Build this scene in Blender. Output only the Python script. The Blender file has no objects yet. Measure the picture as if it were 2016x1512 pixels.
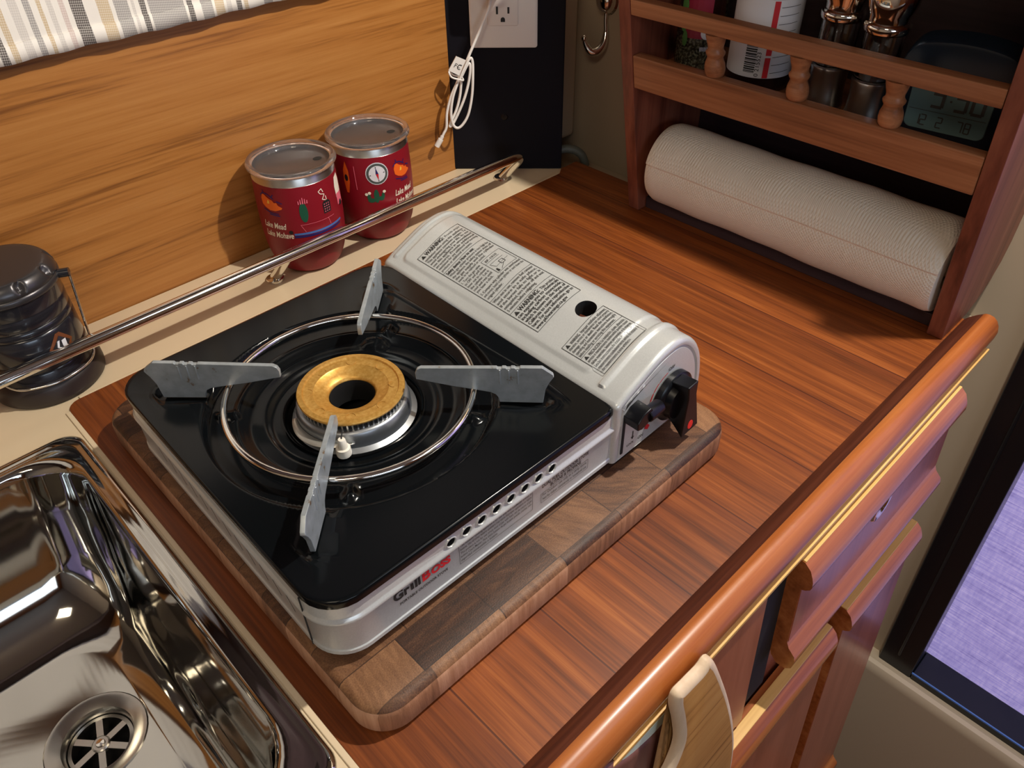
import bpy, bmesh, math, random
from mathutils import Vector, Matrix
random.seed(7)
R = math.radians
scn = bpy.context.scene
COL = scn.collection

# ------------------------------------------------------------------ camera
HC = 0.45                                   # lens height above the counter (counter top is z = 0)
FPX = 1538.83
RW = [Vector((0.71539896, -0.46194333, 0.5242258)),
      Vector((-0.69859352, -0.45883109, 0.54903654)),
      Vector((-0.01309267, -0.75900092, -0.6509579))]
cam_d = bpy.data.cameras.new('camera')
cam = bpy.data.objects.new('camera', cam_d); COL.objects.link(cam)
cam_d.sensor_fit = 'HORIZONTAL'; cam_d.sensor_width = 36.0
cam_d.lens = FPX/2016*36.0; cam_d.clip_start = 0.01; cam_d.clip_end = 50
cr = Vector((RW[0][0], RW[1][0], RW[2][0])); cu = -Vector((RW[0][1], RW[1][1], RW[2][1])); cb = -Vector((RW[0][2], RW[1][2], RW[2][2]))
cam.matrix_world = Matrix(((cr[0], cu[0], cb[0], 0), (cr[1], cu[1], cb[1], 0), (cr[2], cu[2], cb[2], HC), (0, 0, 0, 1)))
scn.camera = cam

# ------------------------------------------------------------------ world, lights, exposure
w = bpy.data.worlds.new('world'); scn.world = w; w.use_nodes = True
w.node_tree.nodes['Background'].inputs[0].default_value = (0.75, 0.85, 1.0, 1)
w.node_tree.nodes['Background'].inputs[1].default_value = 0.07
vs = scn.view_settings
vs.view_transform = 'Standard'; vs.look = 'None'; vs.exposure = 0.0; vs.gamma = 1.0; vs.use_curve_mapping = False

def area(name, loc, target, sx, sy, power, col):
    l = bpy.data.lights.new(name, 'AREA'); l.shape = 'RECTANGLE'; l.size = sx; l.size_y = sy; l.energy = power; l.color = col
    o = bpy.data.objects.new(name, l); COL.objects.link(o); o.location = loc
    o.rotation_euler = (Vector(target)-Vector(loc)).to_track_quat('-Z', 'Y').to_euler(); return o
# the galley's gooseneck lamp on the bulkhead above the rack (its housing is built further down)
LAMP = Vector((0.600, 0.050, 0.850))
l = bpy.data.lights.new('lamp_bulb', 'SPOT'); l.energy = 34; l.color = (1.0, 0.92, 0.80); l.shadow_soft_size = 0.013; l.spot_size = R(168); l.spot_blend = 0.5
o = bpy.data.objects.new('lamp_bulb', l); COL.objects.link(o); o.location = LAMP; o.rotation_euler = (Vector((0.25, 0.36, 0.0))-LAMP).to_track_quat('-Z', 'Y').to_euler()
# daylight through the hatch over the aisle and the windows on the far side
area('daylight_hatch', (0.70, -0.75, 1.15), (0.35, 0.3, 0.0), 0.5, 0.5, 2.6, (0.86, 0.92, 1.0))
area('daylight_side', (-0.3, -1.3, 0.55), (0.3, 0.2, -0.1), 0.9, 0.35, 2.6, (0.85, 0.92, 1.0))
area('warm_fill', (-0.45, -0.15, 1.10), (0.1, 0.35, 0.0), 0.35, 0.35, 4.2, (1.0, 0.84, 0.62))  # added soft warm fill to brighten the left wall and sink

# ------------------------------------------------------------------ helpers
def at(px, py, P0, N):
    """point where the sight line through a picture point meets the real plane (P0, N)"""
    d = Vector((px-1008.0, py-756.0, FPX)); d = Vector((RW[0].dot(d), RW[1].dot(d), RW[2].dot(d)))
    C = Vector((0, 0, HC)); N = Vector(N)
    return C + d*((Vector(P0)-C).dot(N)/d.dot(N))

def lin(c):
    return tuple((x/12.92 if x <= 0.04045 else ((x+0.055)/1.055)**2.4) for x in c)
def rgb(r, g, b): return lin((r/255, g/255, b/255)) + (1,)

def finish(bm, name, mat, parent=None, angle=32, smooth=True, bevel=0, bseg=2, solid=0, subsurf=0):
    bmesh.ops.recalc_face_normals(bm, faces=bm.faces[:])
    if smooth:
        for f in bm.faces: f.smooth = True
        ca = R(angle)
        for e in bm.edges:
            if len(e.link_faces) == 2:
                try:
                    if e.calc_face_angle() > ca: e.smooth = False
                except ValueError: pass
    me = bpy.data.meshes.new(name); bm.to_mesh(me); bm.free()
    ob = bpy.data.objects.new(name, me); COL.objects.link(ob)
    for m in (mat if isinstance(mat, (list, tuple)) else [mat]): me.materials.append(m)
    if parent: ob.parent = parent
    if solid:
        md = ob.modifiers.new('solid', 'SOLIDIFY'); md.thickness = solid; md.offset = 0
    if bevel:
        md = ob.modifiers.new('bevel', 'BEVEL'); md.width = bevel; md.segments = bseg; md.limit_method = 'ANGLE'; md.angle_limit = R(35); md.harden_normals = False
        for p in me.polygons: p.use_smooth = True
        try: me.attributes.remove(me.attributes['sharp_edge'])
        except Exception: pass
        w2 = ob.modifiers.new('wn', 'WEIGHTED_NORMAL'); w2.keep_sharp = True
    if subsurf:
        md = ob.modifiers.new('ss', 'SUBSURF'); md.levels = subsurf; md.render_levels = subsurf
    return ob

def new(): return bmesh.new()

def box(bm, x0, x1, y0, y1, z0, z1, mi=0):
    vs_ = [bm.verts.new(p) for p in ((x0,y0,z0),(x1,y0,z0),(x1,y1,z0),(x0,y1,z0),(x0,y0,z1),(x1,y0,z1),(x1,y1,z1),(x0,y1,z1))]
    for f in ((3,2,1,0),(4,5,6,7),(0,1,5,4),(1,2,6,5),(2,3,7,6),(3,0,4,7)):
        fc = bm.faces.new([vs_[i] for i in f]); fc.material_index = mi
    return vs_

def prism(bm, pts, fn, d0, d1, mi=0):
    """extrude closed 2-D outline pts between depths d0 and d1; fn(u, v, d) -> 3-D"""
    a = [bm.verts.new(fn(u, v, d0)) for u, v in pts]; b = [bm.verts.new(fn(u, v, d1)) for u, v in pts]
    n = len(pts)
    fs = [bm.faces.new(a), bm.faces.new(b[::-1])]
    for i in range(n): fs.append(bm.faces.new((a[i], b[i], b[(i+1) % n], a[(i+1) % n])))
    for f in fs: f.material_index = mi
    return fs

def loft(bm, loops, cap0=False, cap1=False, mi=0, closed=False):
    L = [[bm.verts.new(p) for p in lp] for lp in loops]; n = len(L[0])
    rng = range(len(L)) if closed else range(len(L)-1)
    for i in rng:
        A, B = L[i], L[(i+1) % len(L)]
        for j in range(n):
            f = bm.faces.new((A[j], A[(j+1) % n], B[(j+1) % n], B[j])); f.material_index = mi
    if cap0: bm.faces.new(L[0][::-1]).material_index = mi
    if cap1: bm.faces.new(L[-1]).material_index = mi
    return L

def lathe(bm, prof, c=(0,0,0), n=48, cap0=False, cap1=False, mi=0, axis='z', a0=0.0):
    def pt(r, h, a):
        u, v = r*math.cos(a), r*math.sin(a)
        if axis == 'z': q = (u, v, h)
        elif axis == 'y': q = (u, h, v)
        else: q = (h, u, v)
        return (c[0]+q[0], c[1]+q[1], c[2]+q[2])
    loops = [[pt(max(r, 1e-5), h, a0+2*math.pi*k/n) for k in range(n)] for r, h in prof]
    return loft(bm, loops, cap0, cap1, mi)

def rrect(x0, x1, y0, y1, r, z, k=8):
    r = max(min(r, (x1-x0)/2-1e-5, (y1-y0)/2-1e-5), 1e-5); out = []
    for cx, cy, a0 in ((x1-r, y1-r, 0), (x0+r, y1-r, 90), (x0+r, y0+r, 180), (x1-r, y0+r, 270)):
        for i in range(k+1):
            a = R(a0+90*i/k); out.append((cx+r*math.cos(a), cy+r*math.sin(a), z))
    return out

def smooth_path(pts, sub=8, closed=False):
    P = [Vector(p) for p in pts]; out = []; n = len(P)
    for i in range(n if closed else n-1):
        if closed: a, b, c, d = P[(i-1) % n], P[i], P[(i+1) % n], P[(i+2) % n]
        else: a, b, c, d = P[max(i-1, 0)], P[i], P[i+1], P[min(i+2, n-1)]
        for s in range(sub):
            t = s/sub
            out.append(0.5*((2*b)+(-a+c)*t+(2*a-5*b+4*c-d)*t*t+(-a+3*b-3*c+d)*t**3))
    if not closed: out.append(P[-1])
    return out

def tube(bm, pts, r, n=12, closed=False, cap=True, mi=0):
    P = [Vector(p) for p in pts]; m = len(P); loops = []
    def tan(i):
        if closed: return (P[(i+1) % m]-P[(i-1) % m]).normalized()
        return (P[min(i+1, m-1)]-P[max(i-1, 0)]).normalized()
    t = tan(0); up = Vector((0, 0, 1)) if abs(t.z) < 0.9 else Vector((1, 0, 0))
    u = t.cross(up).normalized()
    for i in range(m):
        t = tan(i); u = (u-t*u.dot(t)).normalized(); v = t.cross(u)
        rr = r(i/(m-1)) if callable(r) else r
        loops.append([P[i]+u*rr*math.cos(2*math.pi*k/n)+v*rr*math.sin(2*math.pi*k/n) for k in range(n)])
    loft(bm, loops, cap and not closed, cap and not closed, mi, closed)

def empty(name, loc=(0,0,0), rz=0):
    o = bpy.data.objects.new(name, None); COL.objects.link(o); o.location = loc; o.rotation_euler = (0,0,rz); o.empty_display_size = 0.02
    return o
def tag(o, label, cat, group=None):
    o['label'] = label; o['category'] = cat
    if group: o['group'] = group
    return o
def struct(o): o['kind'] = 'structure'; return o
def plabel(o, s): o['label'] = s; return o

def apply_mods(ob):
    dg = bpy.context.evaluated_depsgraph_get(); dg.update()
    me = bpy.data.meshes.new_from_object(ob.evaluated_get(dg)); ob.modifiers.clear(); ob.data = me
def cut(ob, bm, mat=None):
    """subtract the solids in bm from ob"""
    bmesh.ops.recalc_face_normals(bm, faces=bm.faces[:])
    me = bpy.data.meshes.new('cut'); bm.to_mesh(me); bm.free()
    c = bpy.data.objects.new('cut', me); COL.objects.link(c); c.parent = ob.parent; c.matrix_parent_inverse = ob.matrix_parent_inverse.copy()
    if mat: me.materials.append(mat)
    md = ob.modifiers.new('b', 'BOOLEAN'); md.operation = 'DIFFERENCE'; md.object = c; md.solver = 'EXACT'
    try: md.material_mode = 'TRANSFER'
    except Exception: pass
    apply_mods(ob); bpy.data.objects.remove(c); bpy.data.meshes.remove(me)

def glyphs(s, size, bold=0.0, shear=0.0, align='LEFT'):
    """flat lettering as (verts, faces) in the xy plane, baseline at y = 0"""
    cu_ = bpy.data.curves.new('t', 'FONT'); cu_.body = s; cu_.size = size; cu_.offset = bold; cu_.shear = shear; cu_.align_x = align; cu_.resolution_u = 3
    o_ = bpy.data.objects.new('t', cu_); COL.objects.link(o_)
    dg = bpy.context.evaluated_depsgraph_get(); dg.update()
    me = bpy.data.meshes.new_from_object(o_.evaluated_get(dg))
    V = [v.co.copy() for v in me.vertices]; F = [tuple(p.vertices) for p in me.polygons]
    bpy.data.objects.remove(o_); bpy.data.curves.remove(cu_); bpy.data.meshes.remove(me)
    return V, F
def put_glyphs(bm, s, size, fn, x=0, y=0, width=None, mi=0, **k):
    V, F = glyphs(s, size, **k)
    if not V: return
    xa = min(v.x for v in V); xb = max(v.x for v in V); sx = 1.0
    if width: sx = width/(xb-xa)
    vv = [bm.verts.new(fn(x+(v.x-xa)*sx if width else x+v.x, y+v.y)) for v in V]
    for f in F:
        try: bm.faces.new([vv[i] for i in f]).material_index = mi
        except ValueError: pass
def strip(bm, a, b, wd, fn, mi=0, n=6):
    """thin printed line from a to b in a label's own uv space"""
    a = Vector(a); b = Vector(b); d = (b-a).normalized(); q = Vector((-d.y, d.x))*wd/2
    pr = None
    for i in range(n+1):
        p = a+(b-a)*i/n; cur = (bm.verts.new(fn(*(p+q))), bm.verts.new(fn(*(p-q))))
        if pr: bm.faces.new((pr[0], pr[1], cur[1], cur[0])).material_index = mi
        pr = cur
def frame2d(bm, u0, v0, u1, v1, wd, fn, mi=0):
    for a, b in (((u0,v0),(u1,v0)), ((u1,v0),(u1,v1)), ((u1,v1),(u0,v1)), ((u0,v1),(u0,v0))): strip(bm, a, b, wd, fn, mi)
def poly2d(bm, pts, fn, mi=0, cuts=2):
    t = bmesh.new(); f = t.faces.new([t.verts.new((p[0], p[1], 0)) for p in pts])
    bmesh.ops.triangulate(t, faces=t.faces[:])
    if cuts: bmesh.ops.subdivide_edges(t, edges=t.edges[:], cuts=cuts, use_grid_fill=True)
    mp = {v: bm.verts.new(fn(v.co.x, v.co.y)) for v in t.verts}
    for f in t.faces: bm.faces.new([mp[v] for v in f.verts]).material_index = mi
    t.free()

# ------------------------------------------------------------------ materials
def nodes(name):
    m = bpy.data.materials.new(name); m.use_nodes = True; nt = m.node_tree; b = nt.nodes['Principled BSDF']
    return m, nt, b
def setp(b, **k):
    names = dict(rough='Roughness', metal='Metallic', spec='Specular IOR Level', coat='Coat Weight', coatr='Coat Roughness', trans='Transmission Weight', ior='IOR', sheen='Sheen Weight', alpha='Alpha', sss='Subsurface Weight')
    for kk, v in k.items(): b.inputs[names[kk]].default_value = v
def N(nt, t, **k):
    n = nt.nodes.new(t)
    for a, v in k.items(): setattr(n, a, v)
    return n
def math_(nt, op, a, b=None, c=None):
    n = nt.nodes.new('ShaderNodeMath'); n.operation = op
    for i, v in enumerate((a, b, c)):
        if v is None: continue
        if isinstance(v, (int, float)): n.inputs[i].default_value = v
        else: nt.links.new(v, n.inputs[i])
    return n.outputs[0]
def mapping(nt, scale=(1,1,1), rot=(0,0,0), loc=(0,0,0), src='Object'):
    tc = N(nt, 'ShaderNodeTexCoord'); mp = N(nt, 'ShaderNodeMapping')
    mp.inputs['Scale'].default_value = scale; mp.inputs['Rotation'].default_value = rot; mp.inputs['Location'].default_value = loc
    nt.links.new(tc.outputs[src], mp.inputs[0]); return mp.outputs[0]
def noise(nt, vec, scale=1, detail=4, rough=0.55, dist=0.0, w=None):
    n = N(nt, 'ShaderNodeTexNoise'); n.inputs['Scale'].default_value = scale; n.inputs['Detail'].default_value = detail
    n.inputs['Roughness'].default_value = rough; n.inputs['Distortion'].default_value = dist
    if w is not None: n.noise_dimensions = '4D'; nt.links.new(w, n.inputs['W'])
    if vec is not None: nt.links.new(vec, n.inputs['Vector'])
    return n.outputs[0]
def ramp(nt, fac, stops, interp='LINEAR'):
    r = N(nt, 'ShaderNodeValToRGB'); e = r.color_ramp.elements; r.color_ramp.interpolation = interp
    while len(e) < len(stops): e.new(0.5)
    for i, (p, c) in enumerate(stops): e[i].position = p; e[i].color = c
    nt.links.new(fac, r.inputs[0]); return r.outputs[0]
def mixc(nt, fac, a, b, mode='MIX'):
    m = N(nt, 'ShaderNodeMix'); m.data_type = 'RGBA'; m.blend_type = mode
    for i, v in ((0, fac), (6, a), (7, b)):
        if isinstance(v, (int, float, tuple)): m.inputs[i].default_value = v
        else: nt.links.new(v, m.inputs[i])
    return m.outputs[2]
def bump(nt, b, h, strength=0.2, dist=0.001):
    n = N(nt, 'ShaderNodeBump'); n.inputs['Strength'].default_value = strength; n.inputs['Distance'].default_value = dist
    nt.links.new(h, n.inputs['Height']); nt.links.new(n.outputs[0], b.inputs['Normal'])

def plain(name, c, rough=0.5, metal=0.0, **k):
    m, nt, b = nodes(name); b.inputs['Base Color'].default_value = c; setp(b, rough=rough, metal=metal, **k); return m

def wood(name, dark, mid, light, axis='x', s=1.0, rough=0.35, coat=0.0, fine=1.0, streak=(0.32, 0.5, 0.68), bmp=0.08):
    """straight-grained wood; the grain runs along the given axis"""
    m, nt, b = nodes(name)
    sc = {'x': (2.2, 60, 60), 'y': (60, 2.2, 60), 'z': (60, 60, 2.2)}[axis]
    v1 = mapping(nt, tuple(a*s for a in sc)); v2 = mapping(nt, tuple(a*s*4.5*fine if a > 10 else a*s*4 for a in sc), loc=(3.1, 1.7, 0.4))
    n1 = noise(nt, v1, 1, 3, 0.5, 0.6); n2 = noise(nt, v2, 1, 3, 0.6, 0.2)
    f = math_(nt, 'ADD', math_(nt, 'MULTIPLY', n1, 0.65), math_(nt, 'MULTIPLY', n2, 0.35))
    c = ramp(nt, f, [(streak[0], dark), (streak[1], mid), (streak[2], light)])
    nt.links.new(c, b.inputs['Base Color']); setp(b, rough=rough, coat=coat, coatr=0.15)
    if bmp: bump(nt, b, n2, bmp, 0.0006)
    return m

M = {}
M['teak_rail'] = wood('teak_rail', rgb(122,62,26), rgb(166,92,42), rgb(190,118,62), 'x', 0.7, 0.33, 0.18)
M['teak_shade_and_tip'] = wood('teak_shade_and_tip', rgb(52,22,14), rgb(82,38,22), rgb(104,54,34), 'x', 1.6, 0.5, 0.0)
M['teak_rack'] = wood('teak_rack', rgb(108,66,42), rgb(156,102,68), rgb(186,130,92), 'y', 0.9, 0.42, 0.05, 1.2)
M['teak_rack_v'] = wood('teak_rack_v', rgb(88,44,34), rgb(124,68,52), rgb(144,86,66), 'z', 0.8, 0.42, 0.05)
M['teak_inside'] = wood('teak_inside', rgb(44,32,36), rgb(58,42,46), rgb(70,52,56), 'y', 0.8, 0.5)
M['teak_face'] = wood('teak_face', rgb(140,72,48), rgb(165,92,64), rgb(184,110,80), 'z', 0.55, 0.3, 0.25, 1.0, (0.25,0.5,0.75))
M['teak_lip'] = wood('teak_lip', rgb(134,70,32), rgb(172,98,50), rgb(196,124,70), 'x', 0.7, 0.24, 0.35)
M['ash'] = wood('ash', rgb(214,160,86), rgb(236,190,112), rgb(246,208,136), 'x', 0.8, 0.35, 0.1)
M['wall_wood'] = wood('wall_wood', rgb(112,66,26), rgb(168,110,52), rgb(184,128,68), 'x', 1.5, 0.38, 0.12, 1.2, (0.30,0.47,0.70))
M['paddle'] = wood('paddle', rgb(110,72,34), rgb(190,134,70), rgb(206,154,88), 'x', 1.3, 0.35, 0.2, 1.0, (0.3,0.42,0.7))
M['brown_disc'] = wood('brown_disc', rgb(84,50,40), rgb(108,68,56), rgb(124,82,68), 'z', 0.8, 0.45)
M['pale_wood_and_glare'] = wood('pale_wood_and_glare', rgb(196,168,136), rgb(214,188,156), rgb(226,202,172), 'z', 0.8, 0.5)
M['cream'] = plain('cream', rgb(224,204,172), 0.28, 0.0, coat=0.1)
M['beige'] = plain('beige', rgb(176,160,138), 0.6)
M['ceiling'] = plain('ceiling', rgb(158,148,134), 0.7)
M['navy'] = plain('navy', rgb(11,10,20), 0.7, spec=0.2)
M['chrome'] = plain('chrome', (0.78,0.76,0.72,1), 0.09, 1.0)
M['steel'] = plain('steel', (0.5,0.49,0.46,1), 0.06, 1.0)
M['brushed'] = plain('brushed', (0.6,0.59,0.56,1), 0.28, 1.0)
M['leg_steel'] = plain('leg_steel', (0.42,0.45,0.48,1), 0.36, 0.9)
M['black_gloss'] = plain('black_gloss', (0.003,0.004,0.005,1), 0.17, 0.0, spec=0.25)
M['black_matte'] = plain('black_matte', (0.006,0.006,0.007,1), 0.7)
M['black_plastic'] = plain('black_plastic', (0.003,0.0035,0.005,1), 0.3, spec=0.35)
M['frame_black'] = plain('frame_black', rgb(9,14,20), 0.3)
M['white_plastic'] = plain('white_plastic', rgb(232,228,224), 0.35)
M['white_cable'] = plain('white_cable', rgb(236,232,228), 0.4)
M['dark_slot'] = plain('dark_slot', (0.02,0.02,0.02,1), 0.8)
M['ink'] = plain('ink', rgb(34,34,34), 0.6)
M['ink_soft'] = plain('ink_soft', rgb(74,74,72), 0.6)
M['ink_red'] = plain('ink_red', rgb(206,34,44), 0.5)
M['mug_red'] = plain('mug_red', rgb(134,10,30), 0.45)
M['orange'] = plain('orange', rgb(240,104,26), 0.5)
M['yellow'] = plain('yellow', rgb(250,190,70), 0.5)
M['blue_ink'] = plain('blue_ink', rgb(32,24,96), 0.5)
M['light_blue'] = plain('light_blue', rgb(70,110,180), 0.5)
M['green_ink'] = plain('green_ink', rgb(22,84,60), 0.5)
M['pink_ink'] = plain('pink_ink', rgb(232,110,130), 0.5)
M['cream_ink'] = plain('cream_ink', rgb(240,232,214), 0.5)
M['grey_ring'] = plain('grey_ring', rgb(76,84,80), 0.5)
M['ceramic'] = plain('ceramic', rgb(240,236,222), 0.35)
M['red_dot'] = plain('red_dot', rgb(232,46,40), 0.4)
M['bracket'] = plain('bracket', (0.62,0.6,0.54,1), 0.4, 0.8)
M['lantern_body'] = plain('lantern_body', rgb(30,31,38), 0.24, 0.0, coat=0.4)
M['lantern_grey'] = plain('lantern_grey', rgb(74,72,74), 0.3, 0.6)
M['lantern_base'] = plain('lantern_base', rgb(44,36,36), 0.42)
M['logo_brown'] = plain('logo_brown', rgb(112,58,24), 0.5)
M['lcd'] = plain('lcd', rgb(108,138,140), 0.3)
M['clock_body'] = plain('clock_body', rgb(18,34,50), 0.35)
M['glass_amber'] = plain('glass_amber', rgb(30,16,16), 0.15)
M['white_label'] = plain('white_label', rgb(224,224,230), 0.5)
M['pepper'] = plain('pepper', rgb(60,52,50), 0.8)
M['green_leaf'] = plain('green_leaf', rgb(86,140,70), 0.5)
M['jar_red'] = plain('jar_red', rgb(150,24,56), 0.5)
M['rubber_grey'] = plain('rubber_grey', rgb(92,96,88), 0.5)
M['outlet_green'] = plain('outlet_green', rgb(206,216,200), 0.4)
M['card'] = plain('card', rgb(190,164,130), 0.8)
M['floor'] = wood('floor', rgb(90,60,40), rgb(120,84,58), rgb(140,100,70), 'x', 0.4, 0.4)
M['lamp_glow'] = plain('lamp_glow', (1,1,1,1), 0.5)
b_ = M['lamp_glow'].node_tree.nodes['Principled BSDF']; b_.inputs['Emission Color'].default_value = (1,0.88,0.74,1); b_.inputs['Emission Strength'].default_value = 6

def glass(name, c, rough=0.04, ior=1.45):
    m, nt, b = nodes(name); b.inputs['Base Color'].default_value = c; setp(b, rough=rough, trans=0.95 if name == 'lid_plastic' else 1.0, ior=ior); return m
M['lid'] = glass('lid_plastic', (0.86,0.83,0.86,1), 0.06, 1.4)
M['clear'] = glass('clear_acrylic', (0.92,0.94,0.96,1), 0.03, 1.4)

# silver enamel of the stove
m, nt, b = nodes('silver_paint'); M['silver'] = m
n1 = noise(nt, mapping(nt, (900,900,900)), 1, 2)
nt.links.new(ramp(nt, n1, [(0.3, rgb(192,195,194)), (0.7, rgb(200,203,202))]), b.inputs['Base Color']); setp(b, rough=0.3, metal=0.25, coat=0.4, coatr=0.12)
# brass burner, slightly mottled
m, nt, b = nodes('brass'); M['brass'] = m
n1 = noise(nt, mapping(nt, (400,400,400)), 1, 3)
nt.links.new(ramp(nt, n1, [(0.3, rgb(196,146,66)), (0.5, rgb(208,160,80)), (0.7, rgb(220,176,98))]), b.inputs['Base Color']); setp(b, rough=0.42, metal=0.6)
# trivet legs: steel with scorch marks near the flame end
m, nt, b = nodes('leg_metal'); M['leg_metal'] = m
n1 = noise(nt, mapping(nt, (120,120,120)), 1, 4)
nt.links.new(ramp(nt, n1, [(0.30, rgb(128,108,86)), (0.36, rgb(158,166,170)), (0.7, rgb(178,186,192))]), b.inputs['Base Color']); setp(b, rough=0.36, metal=0.45)

# teak planks of the counter (planks run front to back, 79 mm apart, a narrow dark strip at each joint)
m, nt, b = nodes('teak_planks'); M['teak_planks'] = m
tc = N(nt, 'ShaderNodeTexCoord'); sep = N(nt, 'ShaderNodeSeparateXYZ'); nt.links.new(tc.outputs['Object'], sep.inputs[0])
px_ = math_(nt, 'DIVIDE', math_(nt, 'ADD', sep.outputs[0], 0.0295), 0.0790)
idx = math_(nt, 'FLOOR', px_); fr = math_(nt, 'FRACT', px_)
wn = N(nt, 'ShaderNodeTexWhiteNoise', noise_dimensions='1D'); nt.links.new(idx, wn.inputs['W'])
wv = math_(nt, 'MULTIPLY', wn.outputs[0], 9.0)
g1 = noise(nt, mapping(nt, (70,3.2,10)), 1, 3, 0.5, 0.9, wv); g2 = noise(nt, mapping(nt, (480,9,10)), 1, 3, 0.65, 0.3, wv); g3 = noise(nt, mapping(nt, (170,14,10)), 1, 2, 0.5, 0.8, wv)
f = math_(nt, 'ADD', math_(nt, 'ADD', math_(nt, 'MULTIPLY', g1, 0.42), math_(nt, 'MULTIPLY', g2, 0.40)), math_(nt, 'MULTIPLY', g3, 0.18))
c = ramp(nt, f, [(0.30, rgb(72,34,12)), (0.44, rgb(112,56,20)), (0.54, rgb(138,73,28)), (0.68, rgb(170,100,46))])
tint = ramp(nt, wn.outputs[0], [(0.0, (0.80,0.74,0.70,1)), (0.5, (0.95,0.92,0.90,1)), (1.0, (1.08,1.05,0.98,1))])
c = mixc(nt, 1.0, c, tint, 'MULTIPLY')
s1 = math_(nt, 'LESS_THAN', fr, 0.10); c = mixc(nt, math_(nt, 'MULTIPLY', s1, 0.42), c, rgb(92,40,20))
s2 = math_(nt, 'LESS_THAN', math_(nt, 'ABSOLUTE', math_(nt, 'SUBTRACT', fr, 0.10)), 0.008); c = mixc(nt, math_(nt, 'MULTIPLY', s2, 0.75), c, rgb(58,22,12))
nt.links.new(c, b.inputs['Base Color']); setp(b, rough=0.42, coat=0.05, coatr=0.25); bump(nt, b, g2, 0.12, 0.0005)

# end-grain butcher block
m, nt, b = nodes('butcher_block'); M['board'] = m
tc = N(nt, 'ShaderNodeTexCoord'); sep = N(nt, 'ShaderNodeSeparateXYZ'); nt.links.new(tc.outputs['Object'], sep.inputs[0])
row = math_(nt, 'DIVIDE', math_(nt, 'SUBTRACT', sep.outputs[1], 0.0075), 0.0285); ri = math_(nt, 'FLOOR', row); rf = math_(nt, 'FRACT', row)
rw = N(nt, 'ShaderNodeTexWhiteNoise', noise_dimensions='1D'); nt.links.new(ri, rw.inputs['W'])
bx = math_(nt, 'ADD', math_(nt, 'DIVIDE', sep.outputs[0], 0.056), math_(nt, 'MULTIPLY', rw.outputs[0], 7.3)); bi = math_(nt, 'FLOOR', bx); bf = math_(nt, 'FRACT', bx)
cmb = N(nt, 'ShaderNodeCombineXYZ'); nt.links.new(ri, cmb.inputs[0]); nt.links.new(bi, cmb.inputs[1])
bw = N(nt, 'ShaderNodeTexWhiteNoise', noise_dimensions='2D'); nt.links.new(cmb.outputs[0], bw.inputs['Vector'])
bwv = math_(nt, 'MULTIPLY', bw.outputs[0], 23.0)
ra = N(nt, 'ShaderNodeVectorRotate', rotation_type='Z_AXIS'); nt.links.new(tc.outputs['Object'], ra.inputs['Vector']); nt.links.new(math_(nt, 'MULTIPLY', bw.outputs[0], 1.9), ra.inputs['Angle'])
mp = N(nt, 'ShaderNodeMapping'); mp.inputs['Scale'].default_value = (26,150,26); nt.links.new(ra.outputs[0], mp.inputs[0])
gr = noise(nt, mp.outputs[0], 1, 3, 0.6, 1.2, bwv); fi = noise(nt, mapping(nt, (1100,1100,300)), 1, 2, 0.6)
f = math_(nt, 'ADD', math_(nt, 'ADD', math_(nt, 'MULTIPLY', gr, 0.42), math_(nt, 'MULTIPLY', fi, 0.30)), math_(nt, 'MULTIPLY', bw.outputs[0], 0.30))
c = ramp(nt, f, [(0.26, rgb(44,28,18)), (0.38, rgb(78,50,33)), (0.52, rgb(122,86,58)), (0.64, rgb(152,112,78)), (0.76, rgb(182,138,98))])
ln = math_(nt, 'MAXIMUM', math_(nt, 'LESS_THAN', math_(nt, 'ABSOLUTE', math_(nt, 'SUBTRACT', rf, 0.012)), 0.014), math_(nt, 'LESS_THAN', math_(nt, 'ABSOLUTE', math_(nt, 'SUBTRACT', bf, 0.008)), 0.008))
c = mixc(nt, math_(nt, 'MULTIPLY', ln, 0.7), c, rgb(46,26,16))
# long-grain sides of the blocks are paler
geo = N(nt, 'ShaderNodeNewGeometry'); sn = N(nt, 'ShaderNodeSeparateXYZ'); nt.links.new(geo.outputs['Normal'], sn.inputs[0])
side = math_(nt, 'LESS_THAN', sn.outputs[2], 0.45)
gs = noise(nt, mapping(nt, (260,260,18)), 1, 3, 0.6, 0.4, bwv)
cs = ramp(nt, math_(nt, 'ADD', math_(nt, 'MULTIPLY', gs, 0.6), math_(nt, 'MULTIPLY', bw.outputs[0], 0.4)), [(0.25, rgb(120,82,58)), (0.5, rgb(170,122,90)), (0.75, rgb(200,154,122))])
c = mixc(nt, 1.0, c, (0.72,0.66,0.62,1), 'MULTIPLY'); c = mixc(nt, side, c, cs)
nt.links.new(c, b.inputs['Base Color']); setp(b, rough=0.55); bump(nt, b, fi, 0.25, 0.0006)

# quilted paper towel
m, nt, b = nodes('paper_towel'); M['paper'] = m
b.inputs['Base Color'].default_value = rgb(238,234,222); setp(b, rough=0.9)
tc = N(nt, 'ShaderNodeTexCoord'); sep = N(nt, 'ShaderNodeSeparateXYZ'); nt.links.new(tc.outputs['Object'], sep.inputs[0])
wb = math_(nt, 'MULTIPLY', noise(nt, mapping(nt, (16,16,16)), 1, 2), 26.0)
sl_ = math_(nt, 'SUBTRACT', sep.outputs[0], sep.outputs[2]); ya_ = math_(nt, 'MULTIPLY', sep.outputs[1], 1900.0)
wa = math_(nt, 'SINE', math_(nt, 'ADD', math_(nt, 'ADD', ya_, math_(nt, 'MULTIPLY', sl_, 1700.0)), wb)); wc = math_(nt, 'SINE', math_(nt, 'ADD', math_(nt, 'SUBTRACT', ya_, math_(nt, 'MULTIPLY', sl_, 1700.0)), wb))
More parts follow.
